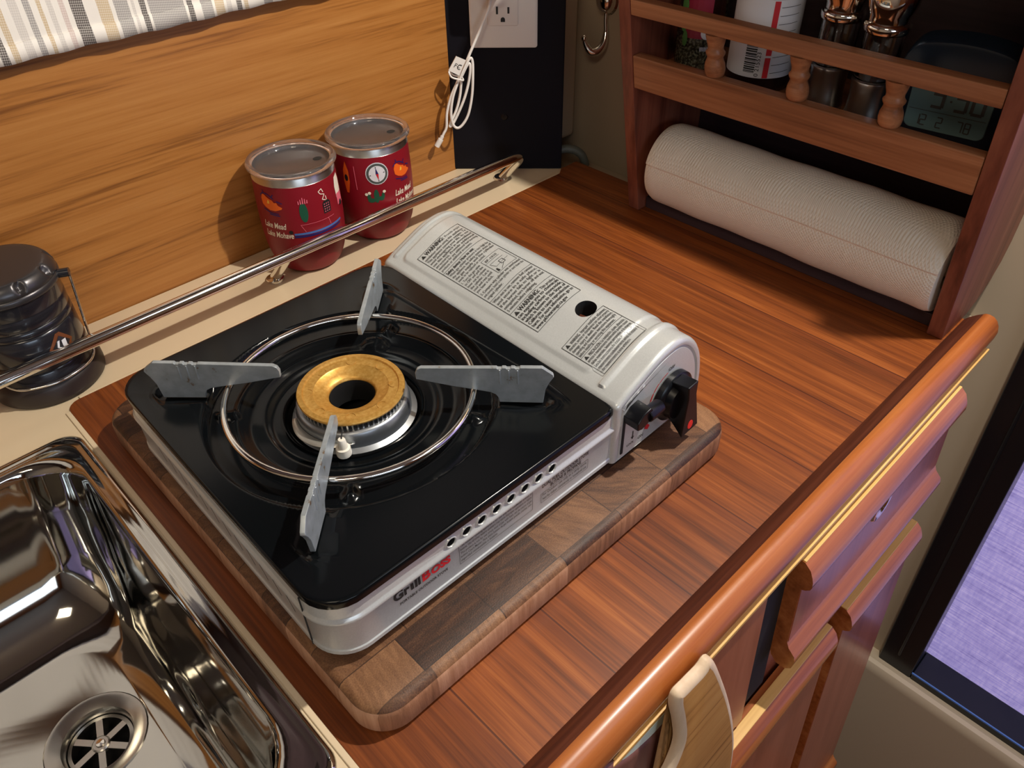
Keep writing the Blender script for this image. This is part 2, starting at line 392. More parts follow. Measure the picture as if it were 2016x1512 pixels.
h = math_(nt, 'MAXIMUM', wa, math_(nt, 'MULTIPLY', wc, 0.8)); bump(nt, b, h, 0.45, 0.0009)

# striped woven curtain: stripes follow x
m, nt, b = nodes('curtain_weave'); M['curtain'] = m
tc = N(nt, 'ShaderNodeTexCoord'); sep = N(nt, 'ShaderNodeSeparateXYZ'); nt.links.new(tc.outputs['Object'], sep.inputs[0])
def cx(p): return 0.153+p/530*0.242
W_, G_, T_, K_ = (0.88,0.84,0.78,1), (0.36,0.34,0.33,1), (0.62,0.48,0.30,1), (0.09,0.075,0.07,1); S_ = (0.66,0.62,0.58,1); P_ = (0.66,0.54,0.50,1)
seq = [(-300,W_),(-250,G_),(-225,W_),(-190,T_),(-170,W_),(-120,K_),(-100,W_),(-60,S_),(-30,W_),(-6,K_),(6,W_),(14,T_),(25,W_),(36,S_),(50,W_),(60,G_),(70,W_),(80,T_),(88,W_),(96,S_),(106,W_),(116,P_),(124,W_),(134,K_),(156,W_),(177,T_),(199,W_),(206,G_),(230,W_),(236,S_),(242,W_),(250,K_),(262,W_),(267,G_),(333,W_),(338,K_),(349,W_),(366,G_),(388,W_),(394,T_),(414,W_),(420,S_),(430,W_),(441,K_),(452,W_),(457,T_),(466,W_),(500,G_),(520,W_),(540,T_),(556,W_)]
# two ramps (a ramp holds 32 stops), joined at px 150
def sramp(sub, a, bnd):
    fac = math_(nt, 'DIVIDE', math_(nt, 'SUBTRACT', sep.outputs[0], cx(a)), cx(bnd)-cx(a))
    st = [((p-a)/(bnd-a), c_) for p, c_ in sub]; st[0] = (0.0, st[0][1]); return ramp(nt, fac, st, 'CONSTANT')
lo = [q for q in seq if q[0] < 150]; hi = [q for q in seq if q[0] >= 150]; hi.insert(0, (140, K_))
c = mixc(nt, math_(nt, 'GREATER_THAN', sep.outputs[0], cx(148)), sramp(lo, -300, 150), sramp(hi, 140, 600))
ck = N(nt, 'ShaderNodeTexChecker'); ck.inputs['Scale'].default_value = 950; nt.links.new(mapping(nt, (1,0.0,0.8), rot=(0,R(38),0)), ck.inputs['Vector'])
c = mixc(nt, math_(nt, 'MULTIPLY', ck.outputs[1], 0.42), c, W_)
nt.links.new(c, b.inputs['Base Color']); setp(b, rough=0.9); bump(nt, b, ck.outputs[1], 0.4, 0.0008)

# daylit woven shade behind the window pane
m, nt, b = nodes('lavender_shade'); M['shade'] = m
s_a = noise(nt, mapping(nt, (10,16,420)), 1, 3, 0.6, 0.3); s_b = noise(nt, mapping(nt, (10,260,60)), 1, 2, 0.6)
f = math_(nt, 'ADD', math_(nt, 'MULTIPLY', s_a, 0.7), math_(nt, 'MULTIPLY', s_b, 0.3))
c = ramp(nt, f, [(0.32, rgb(140,128,196)), (0.5, rgb(172,160,226)), (0.68, rgb(204,190,246))])
nt.links.new(c, b.inputs['Base Color']); nt.links.new(c, b.inputs['Emission Color']); b.inputs['Emission Strength'].default_value = 0.5; setp(b, rough=0.8)
M['added_glow'] = plain('added_glow', rgb(200,220,255), 0.2); b_ = M['added_glow'].node_tree.nodes['Principled BSDF']; b_.inputs['Emission Color'].default_value = (0.6,0.78,1,1); b_.inputs['Emission Strength'].default_value = 3.0

# ================================================================== THE SETTING
WX = 0.80                                              # right-hand bulkhead plane
bm = new(); box(bm, -1.2, 0.612, 0.740, 0.765, -0.95, 1.12); struct(finish(bm, 'wall_back', M['wall_wood']))
bm = new(); box(bm, 0.612, WX+0.03, 0.765, 0.79, -0.95, 1.12); struct(finish(bm, 'wall_corner', M['beige']))
bm = new(); box(bm, WX, WX+0.025, 0.115, 0.765, -0.95, 1.12); box(bm, WX, WX+0.025, -1.6, 0.115, 0.75, 1.12)
box(bm, WX, WX+0.025, 0.06, 0.115, -0.95, 0.75); box(bm, WX, WX+0.025, -1.6, 0.06, -0.95, -0.63); box(bm, WX, WX+0.025, -1.6, -0.85, -0.63, 0.75)
struct(finish(bm, 'wall_right', M['beige'], smooth=False))
bm = new(); box(bm, -1.225, -1.2, -1.6, 0.765, -0.95, 1.12); struct(finish(bm, 'wall_left', M['beige']))
bm = new(); box(bm, -1.2, -0.75, -1.625, -1.6, -0.95, 1.12); box(bm, 0.15, WX, -1.625, -1.6, -0.95, 1.12); box(bm, -0.75, 0.15, -1.625, -1.6, -0.95, 0.35); box(bm, -0.75, 0.15, -1.625, -1.6, 0.75, 1.12)
struct(finish(bm, 'wall_front', M['wall_wood'], smooth=False))
bm = new(); box(bm, -0.75, 0.15, -1.622, -1.61, 0.35, 0.75); struct(finish(bm, 'added_glow_pane', M['added_glow']))  # glowing pane added out of view for chrome and sink reflections
bm = new(); box(bm, -1.2, 0.45, -1.6, 0.765, 1.12, 1.15); box(bm, 0.45, WX, -0.45, 0.765, 1.12, 1.15); box(bm, 0.45, WX, -1.6, -1.05, 1.12, 1.15); struct(finish(bm, 'ceiling', M['ceiling'], smooth=False))
bm = new(); box(bm, -1.2, WX, -1.6, 0.2, -1.02, -0.95); struct(finish(bm, 'floor', M['floor']))

# moulded ledge under the window
bm = new()
prof = [(WX+0.02,-0.596),(0.785,-0.590),(0.779,-0.588),(0.773,-0.590),(0.769,-0.596),(0.768,-0.605),(0.768,-0.95),(WX+0.02,-0.95)]
prism(bm, prof, lambda u, v, d: (u, d, v+0.30*(0.0)), -1.0, 0.10); o = finish(bm, 'trim_1', M['beige']); struct(o)

bm = new(); box(bm, -1.19, 0.60, 0.60, 0.739, 0.50, 1.118); struct(finish(bm, 'dark_reflection_box', M['teak_inside'], bevel=0.004))  # unseen dark box added so the black drip plate reflects less light

# window: black frame with a recessed pane and a daylit woven shade
wroot = struct(empty('window_1', (0,0,0)))
LEAN = 0.034
def wf(y, z): return y+LEAN*(z+0.576)
bm = new()
def wbox(x0, x1, ya, yb, z0, z1):
    vs_ = [(x0,wf(ya,z0),z0),(x1,wf(ya,z0),z0),(x1,wf(yb,z0),z0),(x0,wf(yb,z0),z0),(x0,wf(ya,z1),z1),(x1,wf(ya,z1),z1),(x1,wf(yb,z1),z1),(x0,wf(yb,z1),z1)]
    q = [bm.verts.new(p) for p in vs_]
    for f in ((3,2,1,0),(4,5,6,7),(0,1,5,4),(1,2,6,5),(2,3,7,6),(3,0,4,7)): bm.faces.new([q[i] for i in f])
wbox(0.788, 0.835, 0.024, 0.070, -0.612, 0.72); wbox(0.788, 0.835, -0.85, 0.024, -0.612, -0.577); wbox(0.788, 0.835, -0.85, 0.024, 0.68, 0.72)
wbox(0.786, 0.790, 0.046, 0.050, -0.56, 0.70)
finish(bm, 'window_frame', M['frame_black'], wroot, bevel=0.002)
bm = new(); wbox(0.7875, 0.7895, -0.85, 0.024, -0.5795, -0.5772); plabel(finish(bm, 'window_gasket', M['light_blue'], wroot), 'thin light blue strip')
bm = new(); wbox(0.834, 0.838, -0.85, 0.026, -0.577, 0.68); finish(bm, 'window_shade', M['shade'], wroot)

# ================================================================== COUNTER
top = empty('countertop', (0,0,0)); tag(top, 'cream laminate galley countertop with an inlaid teak plank work surface', 'countertop')
bm = new(); prism(bm, [(-1.0,0.112),(0.7355,0.112),(0.7355,0.642),(0.7080,0.642),(0.7080,0.739),(-1.0,0.739)], lambda u, v, d: (u, v, d), -0.03, 0.0); o = finish(bm, 'laminate_surface', M['cream'], top, smooth=False)
c_ = new(); loft(c_, [rrect(-0.215, 0.0555, 0.213, 0.586, 0.03, -0.06), rrect(-0.215, 0.0555, 0.213, 0.586, 0.03, 0.03)], True, True); cut(o, c_)
bm = new()
pts = [(0.0695+0.012*(1-math.cos(R(a)))-0.0, 0.6325-0.012+0.012*math.sin(R(a))) for a in (0,22,45,67,90)]
pts = [(0.0695,0.1375)] + pts + [(0.695,0.6325),(0.707,0.641),(0.736,0.641),(0.736,0.1375)]
prism(bm, pts, lambda u, v, d: (u, v, d), -0.004, 0.0012); plabel(finish(bm, 'teak_inlay', M['teak_planks'], top, smooth=False), 'red-brown teak planks with dark joints')
# low rounded trim around the inlay's left and back edges
bm = new(); box(bm, 0.0655, 0.0695, 0.138, 0.622, 0, 0.0012); box(bm, 0.082, 0.695, 0.6325, 0.6365, 0, 0.0012)
finish(bm, 'inlay_edging', M['cream'], top, bevel=0.0008)
# fiddle rail along the front
bm = new()
FP = [(0.1385,-0.004),(0.1385,0.0005),(0.1345,0.0055),(0.1290,0.0105),(0.1242,0.0140),(0.1225,0.0152),(0.1195,0.0158),(0.1150,0.0150),(0.1112,0.0122),(0.1084,0.0075),(0.1068,0.0015),(0.1074,-0.006),(0.1090,-0.013),(0.1104,-0.018),(0.1382,-0.018)]
prism(bm, FP, lambda u, v, d: (d, u, v), -1.0, 0.736); fr_ = finish(bm, 'fiddle_rail', [M['teak_rail'], M['teak_shade_and_tip']], top, angle=28)
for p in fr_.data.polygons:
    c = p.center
    if p.normal.y > 0.35 and c.y > 0.1235: p.material_index = 1  # inner chamfer coloured dark to paint in its shade
plabel(fr_, 'rounded teak rail along the front edge')
bm = new(); box(bm, -1.0, 0.7355, 0.1066, 0.125, -0.0225, -0.018); plabel(finish(bm, 'trim_strip', M['ash'], top, bevel=0.0006), 'pale yellow wood strip under the rail')

# ================================================================== CABINET BELOW
def yf(z): return 0.106+0.073*z
cab = empty('galley_cabinet', (0,0,-0.95)); tag(cab, 'reddish teak base cabinet with round-lipped drawers and doors below the counter', 'cabinet')
def child(o, par):
    o.parent = par; o.matrix_parent_inverse = par.matrix_world.inverted() if False else Matrix.Translation(-Vector(par.location)); return o
bm = new(); z0, z1 = -0.948, -0.031
prism(bm, [(yf(z1)+0.017,z1),(0.60,z1),(0.60,z0),(yf(z0)+0.017,z0)], lambda u, v, d: (d, u, v), -1.0, 0.692)
o = finish(bm, 'cabinet_body', M['teak_face'], None, smooth=False); c_ = new(); box(c_, -0.24, 0.08, 0.19, 0.61, -0.2, 0.1); cut(o, c_); child(o, cab)
bm = new(); prism(bm, [(yf(z1)+0.034,z1),(0.7635,z1),(0.7635,z0),(yf(z0)+0.034,z0)], lambda u, v, d: (d, u, v), 0.6925, 0.7995)
plabel(child(finish(bm, 'filler_panel', M['beige'], None, smooth=False), cab), 'beige filler beside the drawers')
def front(name, x0, x1, zt, zb, fo=0.0, inl=0.0055):
    """drawer or door front with a bulging top lip and a rounded lower lip; follows the leaning face"""
    yf = lambda z: 0.106-fo+0.073*z
    def q(dy, z): return (yf(z)-dy, z)
    P = [(yf(zt)+0.0155, zt), (yf(zt)+0.0014, zt), q(0.0040, zt-0.005), q(0.0065, zt-0.011), q(0.0078, zt-0.016), q(0.0080, zt-0.021), q(0.0070, zt-0.0245), q(0.0035, zt-0.028), q(0.0, zt-0.030),
         q(0.0, zb+0.034), q(0.0025, zb+0.028), q(0.0085, zb+0.022), q(0.0098, zb+0.015), q(0.0080, zb+0.006), q(0.003, zb+0.0005), (yf(zb)+0.005, zb), (yf(zb)+0.011, zb+0.006), (yf(zb)+0.015, zb+0.016), (yf(zb)+0.0155, zb+0.03)]
    bm = new(); prism(bm, P, lambda u, v, d: (d, u, v), x0, x1); o = child(finish(bm, name, M['teak_lip'], None, angle=40), cab)
    bm = new(); box(bm, x0+0.0005, x1-0.0005, yf(zt)+0.0009, yf(zt)+0.0009+inl, zt-0.002, zt+0.0012)
    i = finish(bm, 'lip_inlay', M['ash'], o, bevel=0.0006); plabel(i, 'pale yellow top strip'); i.matrix_parent_inverse = Matrix.Identity(4)
    bm = new(); h = (zt-0.031, zb+0.035)
    prism(bm, [(yf(h[0])-0.0006,h[0]),(yf(h[0])+0.004,h[0]),(yf(h[1])+0.004,h[1]),(yf(h[1])-0.0006,h[1])], lambda u, v, d: (d, u, v), x0+0.001, x1-0.001)
    finish(bm, 'face_panel', M['teak_face'], o, smooth=False)
    return o
d1 = front('drawer', 0.3975, 0.678, -0.0300, -0.1620)
d2 = front('door', 0.5257, 0.680, -0.2115, -0.735, 0.0035, 0.0095)
d3 = front('door', 0.2000, 0.5000, -0.2115, -0.735, 0.0025, 0.0095)
def latch(par, x, z):
    o = empty('ring_latch'); o.parent = par
    y = yf(z)-0.0012; bm = new(); lathe(bm, [(0.0001,-0.0004),(0.0105,-0.0004),(0.0115,-0.0016),(0.0150,-0.0018),(0.0165,-0.0002),(0.0165,0.001)], (x,y,z), 32, axis='y'); 
    a = finish(bm, 'latch_rim', M['chrome'], par)
    bpy.data.objects.remove(o); return a
latch(d1, 0.533, -0.073); latch(d2, 0.660, -0.252)
# recess face and panels left of the drawer
bm = new(); prism(bm, [(yf(-0.024)+0.0165,-0.024),(yf(-0.2)+0.0165,-0.2),(yf(-0.2)+0.006,-0.2),(yf(-0.024)+0.006,-0.024)], lambda u, v, d: (d, u, v), 0.10, 0.355)
child(finish(bm, 'side_panel', M['teak_face'], None, smooth=False), cab)
bm = new(); prism(bm, [(yf(-0.03)+0.0168,-0.03),(yf(-0.2)+0.0168,-0.2),(yf(-0.2)+0.012,-0.2),(yf(-0.03)+0.012,-0.03)], lambda u, v, d: (d, u, v), 0.356, 0.3974)
plabel(child(finish(bm, 'gap_shade', M['black_matte'], None, smooth=False), cab), 'black sheet for the shade in the gap left of the drawer')  # black sheet stands in for the shade inside the gap

# pale outlet panel set in the face, left
op = empty('outlet_panel', (0.2, yf(-0.05)+0.005, -0.05)); tag(op, 'pale green-white outlet panel on the cabinet front, partly cut off at the bottom edge', 'outlet')
zt_, zb_ = -0.0235, -0.0640
def opf(u, v, d): return (u-0.2, yf(v)+0.0055-d-(yf(-0.05)+0.005), v+0.05)
bm = new(); prism(bm, [(0.10,zt_),(0.2435,zt_),(0.2405,-0.052),(0.236,zb_),(0.10,zb_)], opf, 0.0, 0.003); finish(bm, 'plate', M['outlet_green'], op, bevel=0.0006)
bm = new()
for k, x in enumerate((0.150, 0.170, 0.186)):
    frame2d(bm, x, -0.056, x+0.012, -0.034, 0.0008, lambda u, v: opf(u, v, 0.0032))
for x in (0.2035, 0.2185): strip(bm, (x, -0.046), (x+0.0095, -0.046), 0.002, lambda u, v: opf(u, v, 0.0032))
strip(bm, (0.233,-0.030), (0.233,-0.040), 0.0018, lambda u, v: opf(u, v, 0.0032)); strip(bm, (0.229,-0.040), (0.235,-0.0405), 0.0012, lambda u, v: opf(u, v, 0.0032))
finish(bm, 'slots', M['rubber_grey'], op, smooth=False)

# wooden paddle and round board hanging against the cabinet front
def leanplane(off): return (Vector((0, yf(-0.03)-off, -0.03)), Vector((0, 1, -0.073)))
def hang(name, pix, off, th, mat, label, cat, edge=None):
    P0, Nn = leanplane(off); pts = [at(x, y, P0, Nn) for x, y in pix]
    pts = smooth_path(pts, 4, True); c = sum(pts, Vector())/len(pts); root = empty(name, c); tag(root, label, cat)
    bm = new(); nrm = Vector((0, 1, -0.073)).normalized(); loops = []
    for k, (ins, d) in enumerate(((0.002, 0.0), (0.0, -0.001), (0.0, -(th-0.0045)), (0.0006, -(th-0.0028)), (0.0020, -(th-0.0012)), (0.0040, -(th-0.0003)), (0.0056, -th))):
        lp = []
        for i, p in enumerate(pts):
            t = (pts[(i+1) % len(pts)]-pts[i-1]).normalized(); s_ = t.cross(nrm).normalized()
            if s_.dot(p-c) > 0: s_ = -s_
            lp.append(p+s_*ins+nrm*(d+th)-c)
        loops.append(lp)
    loft(bm, loops, True, True); bmesh.ops.triangulate(bm, faces=[f for f in bm.faces if len(f.verts) > 4])
    o = finish(bm, 'board', [mat, edge or mat], root, angle=50)
    if edge:
        for p in o.data.polygons:
            if abs(p.normal.y) < 0.985: p.material_index = 1  # pale rim paints the glare along the rounded edge
    return root, o
pd, po = hang('paddle', [(1409,1301),(1428,1340),(1442,1385),(1449,1430),(1449,1475),(1440,1520),(1415,1570),(1370,1610),(1310,1620),(1290,1580),(1322,1520),(1341,1470),(1340,1430),(1334,1398),(1340,1374),(1362,1350),(1387,1324)], 0.010, 0.008, M['paddle'], 'tan wooden oval paddle with glare painted pale on its rounded edge hanging under the counter rail', 'paddle', M['pale_wood_and_glare'])
dd, do_ = hang('round_board', [(1322,1414),(1332,1440),(1334,1470),(1325,1505),(1300,1545),(1260,1570),(1200,1570),(1170,1540),(1190,1520),(1240,1490),(1285,1450)], -0.001, 0.004, M['brown_disc'], 'dark brown round wooden board tucked behind the tan paddle', 'board')

# gooseneck lamp on the bulkhead
lp_ = empty('wall_lamp', (WX, 0.13, 0.94)); tag(lp_, 'small chrome gooseneck lamp fixed to the bulkhead above the spice rack', 'lamp'); lo_ = Vector((WX, 0.13, 0.94))
bm = new(); lathe(bm, [(0.022,-0.0005),(0.022,-0.006),(0.018,-0.010),(0.0001,-0.011)], (0,0,0), 32, axis='x'); finish(bm, 'lamp_base', M['chrome'], lp_, angle=40)
bm = new(); tube(bm, smooth_path([(-0.009,0,0),(-0.06,-0.02,0.018),(-0.13,-0.05,0.010),tuple(LAMP-lo_+Vector((0.012,0,0.044)))], 8), 0.004, 12); finish(bm, 'lamp_neck', M['chrome'], lp_, angle=80)
ax = (Vector((0.25,0.36,0.0))-LAMP).normalized(); q_ = ax.to_track_quat('-Z', 'Y'); ho_ = LAMP-lo_
bm = new(); lathe(bm, [(0.031,-0.004),(0.033,0.0),(0.030,0.016),(0.020,0.036),(0.012,0.044),(0.0001,0.046)], (0,0,0), 36)
lathe(bm, [(0.029,0.002),(0.024,0.018),(0.010,0.032),(0.0001,0.034)], (0,0,0), 36)
for v in bm.verts: v.co = ho_+q_ @ v.co
finish(bm, 'lamp_shade', M['chrome'], lp_, angle=50)

# ================================================================== SINK
sk = empty('sink', (-0.08, 0.4, 0)); tag(sk, 'polished stainless steel sink sunk in the cream counter left of the teak', 'sink')
bm = new(); off = Vector((-0.08, 0.4, 0)); K_ = 10
def sl(x0, x1, y0, y1, r, z): return [Vector(p)-off for p in rrect(x0, x1, y0, y1, r, z, K_)]
loops = [sl(-0.226,0.0640,0.2045,0.5945,0.018,0.0004), sl(-0.2255,0.0635,0.205,0.594,0.018,0.0022), sl(-0.2235,0.0615,0.207,0.592,0.018,0.0032), sl(-0.2210,0.0590,0.2095,0.5895,0.018,0.0034),
         sl(-0.2185,0.0570,0.2115,0.5870,0.020,0.0022), sl(-0.214,0.0535,0.2160,0.5835,0.026,0.0020), sl(-0.211,0.0515,0.2185,0.5815,0.034,0.0026), sl(-0.209,0.0495,0.2205,0.5795,0.042,0.0022),
         sl(-0.2075,0.0478,0.2220,0.5780,0.046,-0.0010), sl(-0.2065,0.0468,0.2232,0.5768,0.047,-0.006), sl(-0.203,0.0430,0.2275,0.5700,0.048,-0.040), sl(-0.198,0.0380,0.2330,0.5610,0.050,-0.080),
         sl(-0.192,0.0320,0.2400,0.5480,0.052,-0.105), sl(-0.184,0.0240,0.2480,0.5340,0.052,-0.120), sl(-0.172,0.0130,0.2590,0.5190,0.048,-0.1285), sl(-0.158,0.0000,0.2720,0.5050,0.042,-0.1315)]
dc = Vector((-0.0385, 0.4200, 0))-off
def dloop(r, z): return [dc+Vector((r*math.cos(a), r*math.sin(a), z)) for a in [R(90*q_+90*i/K_*0.98+0.9) for q_ in range(4) for i in range(K_+1)]]
loops += [dloop(0.0372, -0.1325)]
loft(bm, loops); finish(bm, 'bowl', M['steel'], sk, angle=80)
dr_ = empty('drain', dc+Vector((0,0,-0.132))); dr_.parent = sk
bm = new(); lathe(bm, [(0.0372,-0.0006),(0.0362,0.0004),(0.033,0.0002),(0.0262,-0.0030),(0.0248,-0.0060),(0.0242,-0.0120),(0.024,-0.0300)], n=56); finish(bm, 'drain_flange', M['brushed'], dr_)
bm = new()
lathe(bm, [(0.0236,-0.0118),(0.0236,-0.0102),(0.0208,-0.0096),(0.0206,-0.0118)], n=56); lathe(bm, [(0.0001,-0.0088),(0.0055,-0.0088),(0.0066,-0.0096),(0.0074,-0.0118)], n=24)
for k in range(6):
    a = R(60*k+12); u_ = Vector((math.cos(a), math.sin(a), 0)); v_ = Vector((-u_.y, u_.x, 0))
    q = [bm.verts.new(u_*r_+v_*s_*0.0025+Vector((0,0,z_))) for r_ in (0.005, 0.0215) for s_ in (-1, 1) for z_ in (-0.0118, -0.0100)]
    for f in ((0,1,3,2),(4,6,7,5),(0,4,5,1),(2,3,7,6),(1,5,7,3),(0,2,6,4)): bm.faces.new([q[i] for i in f])
finish(bm, 'strainer', M['brushed'], dr_, angle=30)
bm = new(); lathe(bm, [(0.0001,-0.0075),(0.0030,-0.0077),(0.0036,-0.0088)], n=20); finish(bm, 'drain_screw', M['chrome'], dr_)
bm = new(); lathe(bm, [(0.0001,-0.028),(0.024,-0.028)], n=32); finish(bm, 'drain_hole', M['black_matte'], dr_)

# ================================================================== CURTAIN
bm = new(); nx, nz = 220, 14; X0, X1 = -0.45, 0.50; grid = []
for j in range(nz+1):
    z = 0.2468+(0.47-0.2468)*(j/nz)**1.6; rowv = []
    for i in range(nx+1):
        x = X0+(X1-X0)*i/nx; rowv.append(bm.verts.new((x, 0.7275+0.0010*math.sin(x*38)+0.0005*math.sin(x*91+1), z+0.0006*math.sin(x*150))))
    grid.append(rowv)
for j in range(nz):
    for i in range(nx): bm.faces.new((grid[j][i], grid[j][i+1], grid[j+1][i+1], grid[j+1][i]))
cv = finish(bm, 'curtain', M['curtain'], solid=0.0012); tag(cv, 'striped white, tan and black woven curtain hanging over the wooden back wall', 'curtain')
bm = new(); grid = []
for j in range(3):
    z = 0.2464+0.0135*j/2; rowv = [bm.verts.new((X0+(X1-X0)*i/nx, 0.7262+0.0010*math.sin((X0+(X1-X0)*i/nx)*38)+0.0005*math.sin((X0+(X1-X0)*i/nx)*91+1), z+0.0006*math.sin((X0+(X1-X0)*i/nx)*150))) for i in range(nx+1)]; grid.append(rowv)
for j in range(2):
    for i in range(nx): bm.faces.new((grid[j][i], grid[j][i+1], grid[j+1][i+1], grid[j+1][i]))
finish(bm, 'hem', M['curtain'], cv, solid=0.0012)

# ================================================================== CORNER POST, OUTLET, CHARGER
PA, PB = Vector((0.609,0.742,0)), Vector((0.707,0.641,0)); e_ = (PB-PA).normalized(); nb = Vector((-e_.y, e_.x, 0))   # nb points back into the corner
if nb.y < 0: nb = -nb
bm = new(); c4 = [PA-e_*0.001, PB, PB+nb*0.020, Vector((0.7995,0.725,0)), Vector((0.7995,0.7645,0)), Vector((0.613,0.7645,0))]
c4 = [PA, PB, PB+nb*0.022, PA+nb*0.022]
prism(bm, [(p.x, p.y) for p in c4], lambda u, v, d: (u, v, d), 0.0005, 1.115); po_ = finish(bm, 'corner_post', M['navy'], None, bevel=0.0015)
tag(po_, 'dark navy boxed corner post rising from the counter behind the chrome rail', 'post')
def onpost(s, z, d=0.0): return PA+e_*s-nb*d+Vector((0,0,z))
bm = new(); lathe(bm, [(0.0001,0.0012),(0.003,0.001),(0.0042,0.0)], (0,0,0), 20, axis='z')
for v in bm.verts: v.co = onpost(0.0686+v.co.x, 0.0694+v.co.y, v.co.z+0.0002)
finish(bm, 'screw_cover', M['black_plastic'], po_)
ou = empty('wall_outlet', onpost(0.069, 0.20)); tag(ou, 'white wall outlet with its cover plate on the navy corner post', 'outlet')
def oo(s, z, d): return onpost(s, z, d)-onpost(0.069, 0.20)
bm = new(); loft(bm, [[oo(p[0],p[1],0.0003) for p in rrect(0.0305,0.1085,0.1535,0.268,0.003,0)], [oo(p[0],p[1],0.004) for p in rrect(0.0305,0.1085,0.1535,0.268,0.003,0)], [oo(p[0],p[1],0.0056) for p in rrect(0.0325,0.1065,0.1555,0.266,0.003,0)]], True, True)
finish(bm, 'cover_plate', M['white_plastic'], ou, angle=50)
bm = new(); loft(bm, [[oo(p[0],p[1],0.005) for p in rrect(0.0515,0.0865,0.1785,0.247,0.002,0)], [oo(p[0],p[1],0.0068) for p in rrect(0.0515,0.0865,0.1785,0.247,0.002,0)], [oo(p[0],p[1],0.0074) for p in rrect(0.0521,0.0859,0.1791,0.2464,0.002,0)]], True, True)
rec = finish(bm, 'receptacle', M['white_plastic'], ou, angle=50)
for zc in (0.189, 0.228):
    bm = new()
    for s_, w_, h_ in ((0.0625,0.0011,0.0040),(0.0755,0.0011,0.0034)):
        loft(bm, [[oo(s_+a*w_, zc+0.0062+b2*h_, 0.0075) for a, b2 in ((-1,-1),(1,-1),(1,1),(-1,1))], [oo(s_+a*w_, zc+0.0062+b2*h_, 0.0079) for a, b2 in ((-1,-1),(1,-1),(1,1),(-1,1))]], False, True)
    pts = [(0.069+0.0025*math.cos(R(a)), zc-0.0036+0.0025*math.sin(R(a))) for a in range(0,181,20)]+[(0.0665,zc-0.0062),(0.0715,zc-0.0062)]
    f = bm.faces.new([bm.verts.new(oo(a, b2, 0.0078)) for a, b2 in pts])
    finish(bm, 'socket_slots', M['dark_slot'], ou, smooth=False)

ch = empty('phone_charger', onpost(0.055, 0.235, 0.03)); tag(ch, 'white phone charger plugged in the wall outlet, its cable bundled and hanging', 'charger')
chl = Vector(ch.location)
bm = new(); loft(bm, [[onpost(p[0],p[1],0.0078)-chl for p in rrect(0.040,0.070,0.2135,0.262,0.006,0)], [onpost(p[0],p[1],0.034)-chl for p in rrect(0.040,0.070,0.2135,0.262,0.006,0)], [onpost(p[0],p[1],0.0365)-chl for p in rrect(0.0425,0.0675,0.216,0.2595,0.005,0)]], True, True)
finish(bm, 'plug_body', M['white_plastic'], ch, angle=50)
CP, CN = Vector((0.632,0.690,0)), Vector((0.5,0.866,0))
def cab3(pix, dz=None):
    out = []
    for i, q in enumerate(pix):
        d_ = q[2] if len(q) > 2 else 0
        out.append(at(q[0], q[1], CP-CN*d_, CN)-chl)
    return out
bm = new(); P_ = cab3([(970,-22,-0.012),(967,-6,-0.006),(961,20),(948,52),(934,84),(923,110),(913,135),(905,150)]); tube(bm, smooth_path(P_, 6), 0.0017, 10)
LA = cab3([(905,150),(899,165),(888,190),(880,222),(879,250),(874,262),(868,274)]); tube(bm, smooth_path(LA, 6), 0.0016, 10)
LB = cab3([(903,158,0.001),(892,190,0.002),(888,225,0.002),(894,248,0.002),(906,250,0.003),(921,228,0.004),(929,190,0.004),(931,150,0.004),(930,120,0.003),(924,116,0.003),(912,140,0.003),(905,156,0.002)]); tube(bm, smooth_path(LB, 6), 0.0016, 10)
LC = cab3([(908,156,-0.002),(906,185,-0.003),(899,215,-0.003),(888,240,-0.002),(886,249,-0.001),(894,240,0.0),(912,200,0.001),(922,165,0.001),(926,135,0.002),(922,125,0.002),(909,150,0.002)]); tube(bm, smooth_path(LC, 6), 0.0016, 10)
finish(bm, 'cable', M['white_cable'], ch, angle=80)
bm = new(); tube(bm, cab3([(871,268),(867,276)]), 0.0023, 12); tube(bm, cab3([(868,274),(860,288)]), 0.0034, 12); finish(bm, 'connector', M['white_plastic'], ch, angle=50)
bm = new(); T_ = cab3([(898,111,0.004),(917,119,0.004),(904,149,0.004),(883,139,0.004)]); T2 = [p+CN*0.0016 for p in T_]; loft(bm, [T_, T2], True, True); tg = finish(bm, 'cable_tag', M['white_plastic'], ch, smooth=False)
bm = new(); ux = (T_[1]-T_[0]); uy = (T_[0]-T_[3]); o0 = T_[3]+ux*0.22+uy*0.33-CN*0.0003
put_glyphs(bm, 'F', 1.0, lambda u, v: o0+ux*u*0.62+uy*v*0.40); put_glyphs(bm, 'C', 1.0, lambda u, v: o0+ux*(0.30+u*0.62)+uy*(v*0.50-0.03)); put_glyphs(bm, 'C', 1.0, lambda u, v: o0+ux*(0.36+u*0.38)+uy*(v*0.28+0.07))
finish(bm, 'tag_print', M['ink'], tg, smooth=False)
bm = new(); tube(bm, smooth_path(cab3([(884,141,0.003),(889,152,0.005),(905,157,0.006),(912,158,0.003),(908,152,-0.003),(893,148,-0.003)]), 6, True), 0.0011, 8, True); finish(bm, 'cable_tie', M['white_cable'], ch, angle=80)

# pale wood trim on the wall right of the post
bm = new(); pts = [(0.724,0.9),(0.724,0.172),(0.727,0.163),(0.733,0.160),(0.738,0.166),(0.7405,0.178),(0.7405,0.9)]
prism(bm, pts, lambda u, v, d: (u, d, v), 0.672, 0.684); o = finish(bm, 'wood_batten', M['pale_wood_and_glare'], bevel=0.0015); tag(o, 'pale wood batten with a rounded lower end behind the navy post', 'batten')
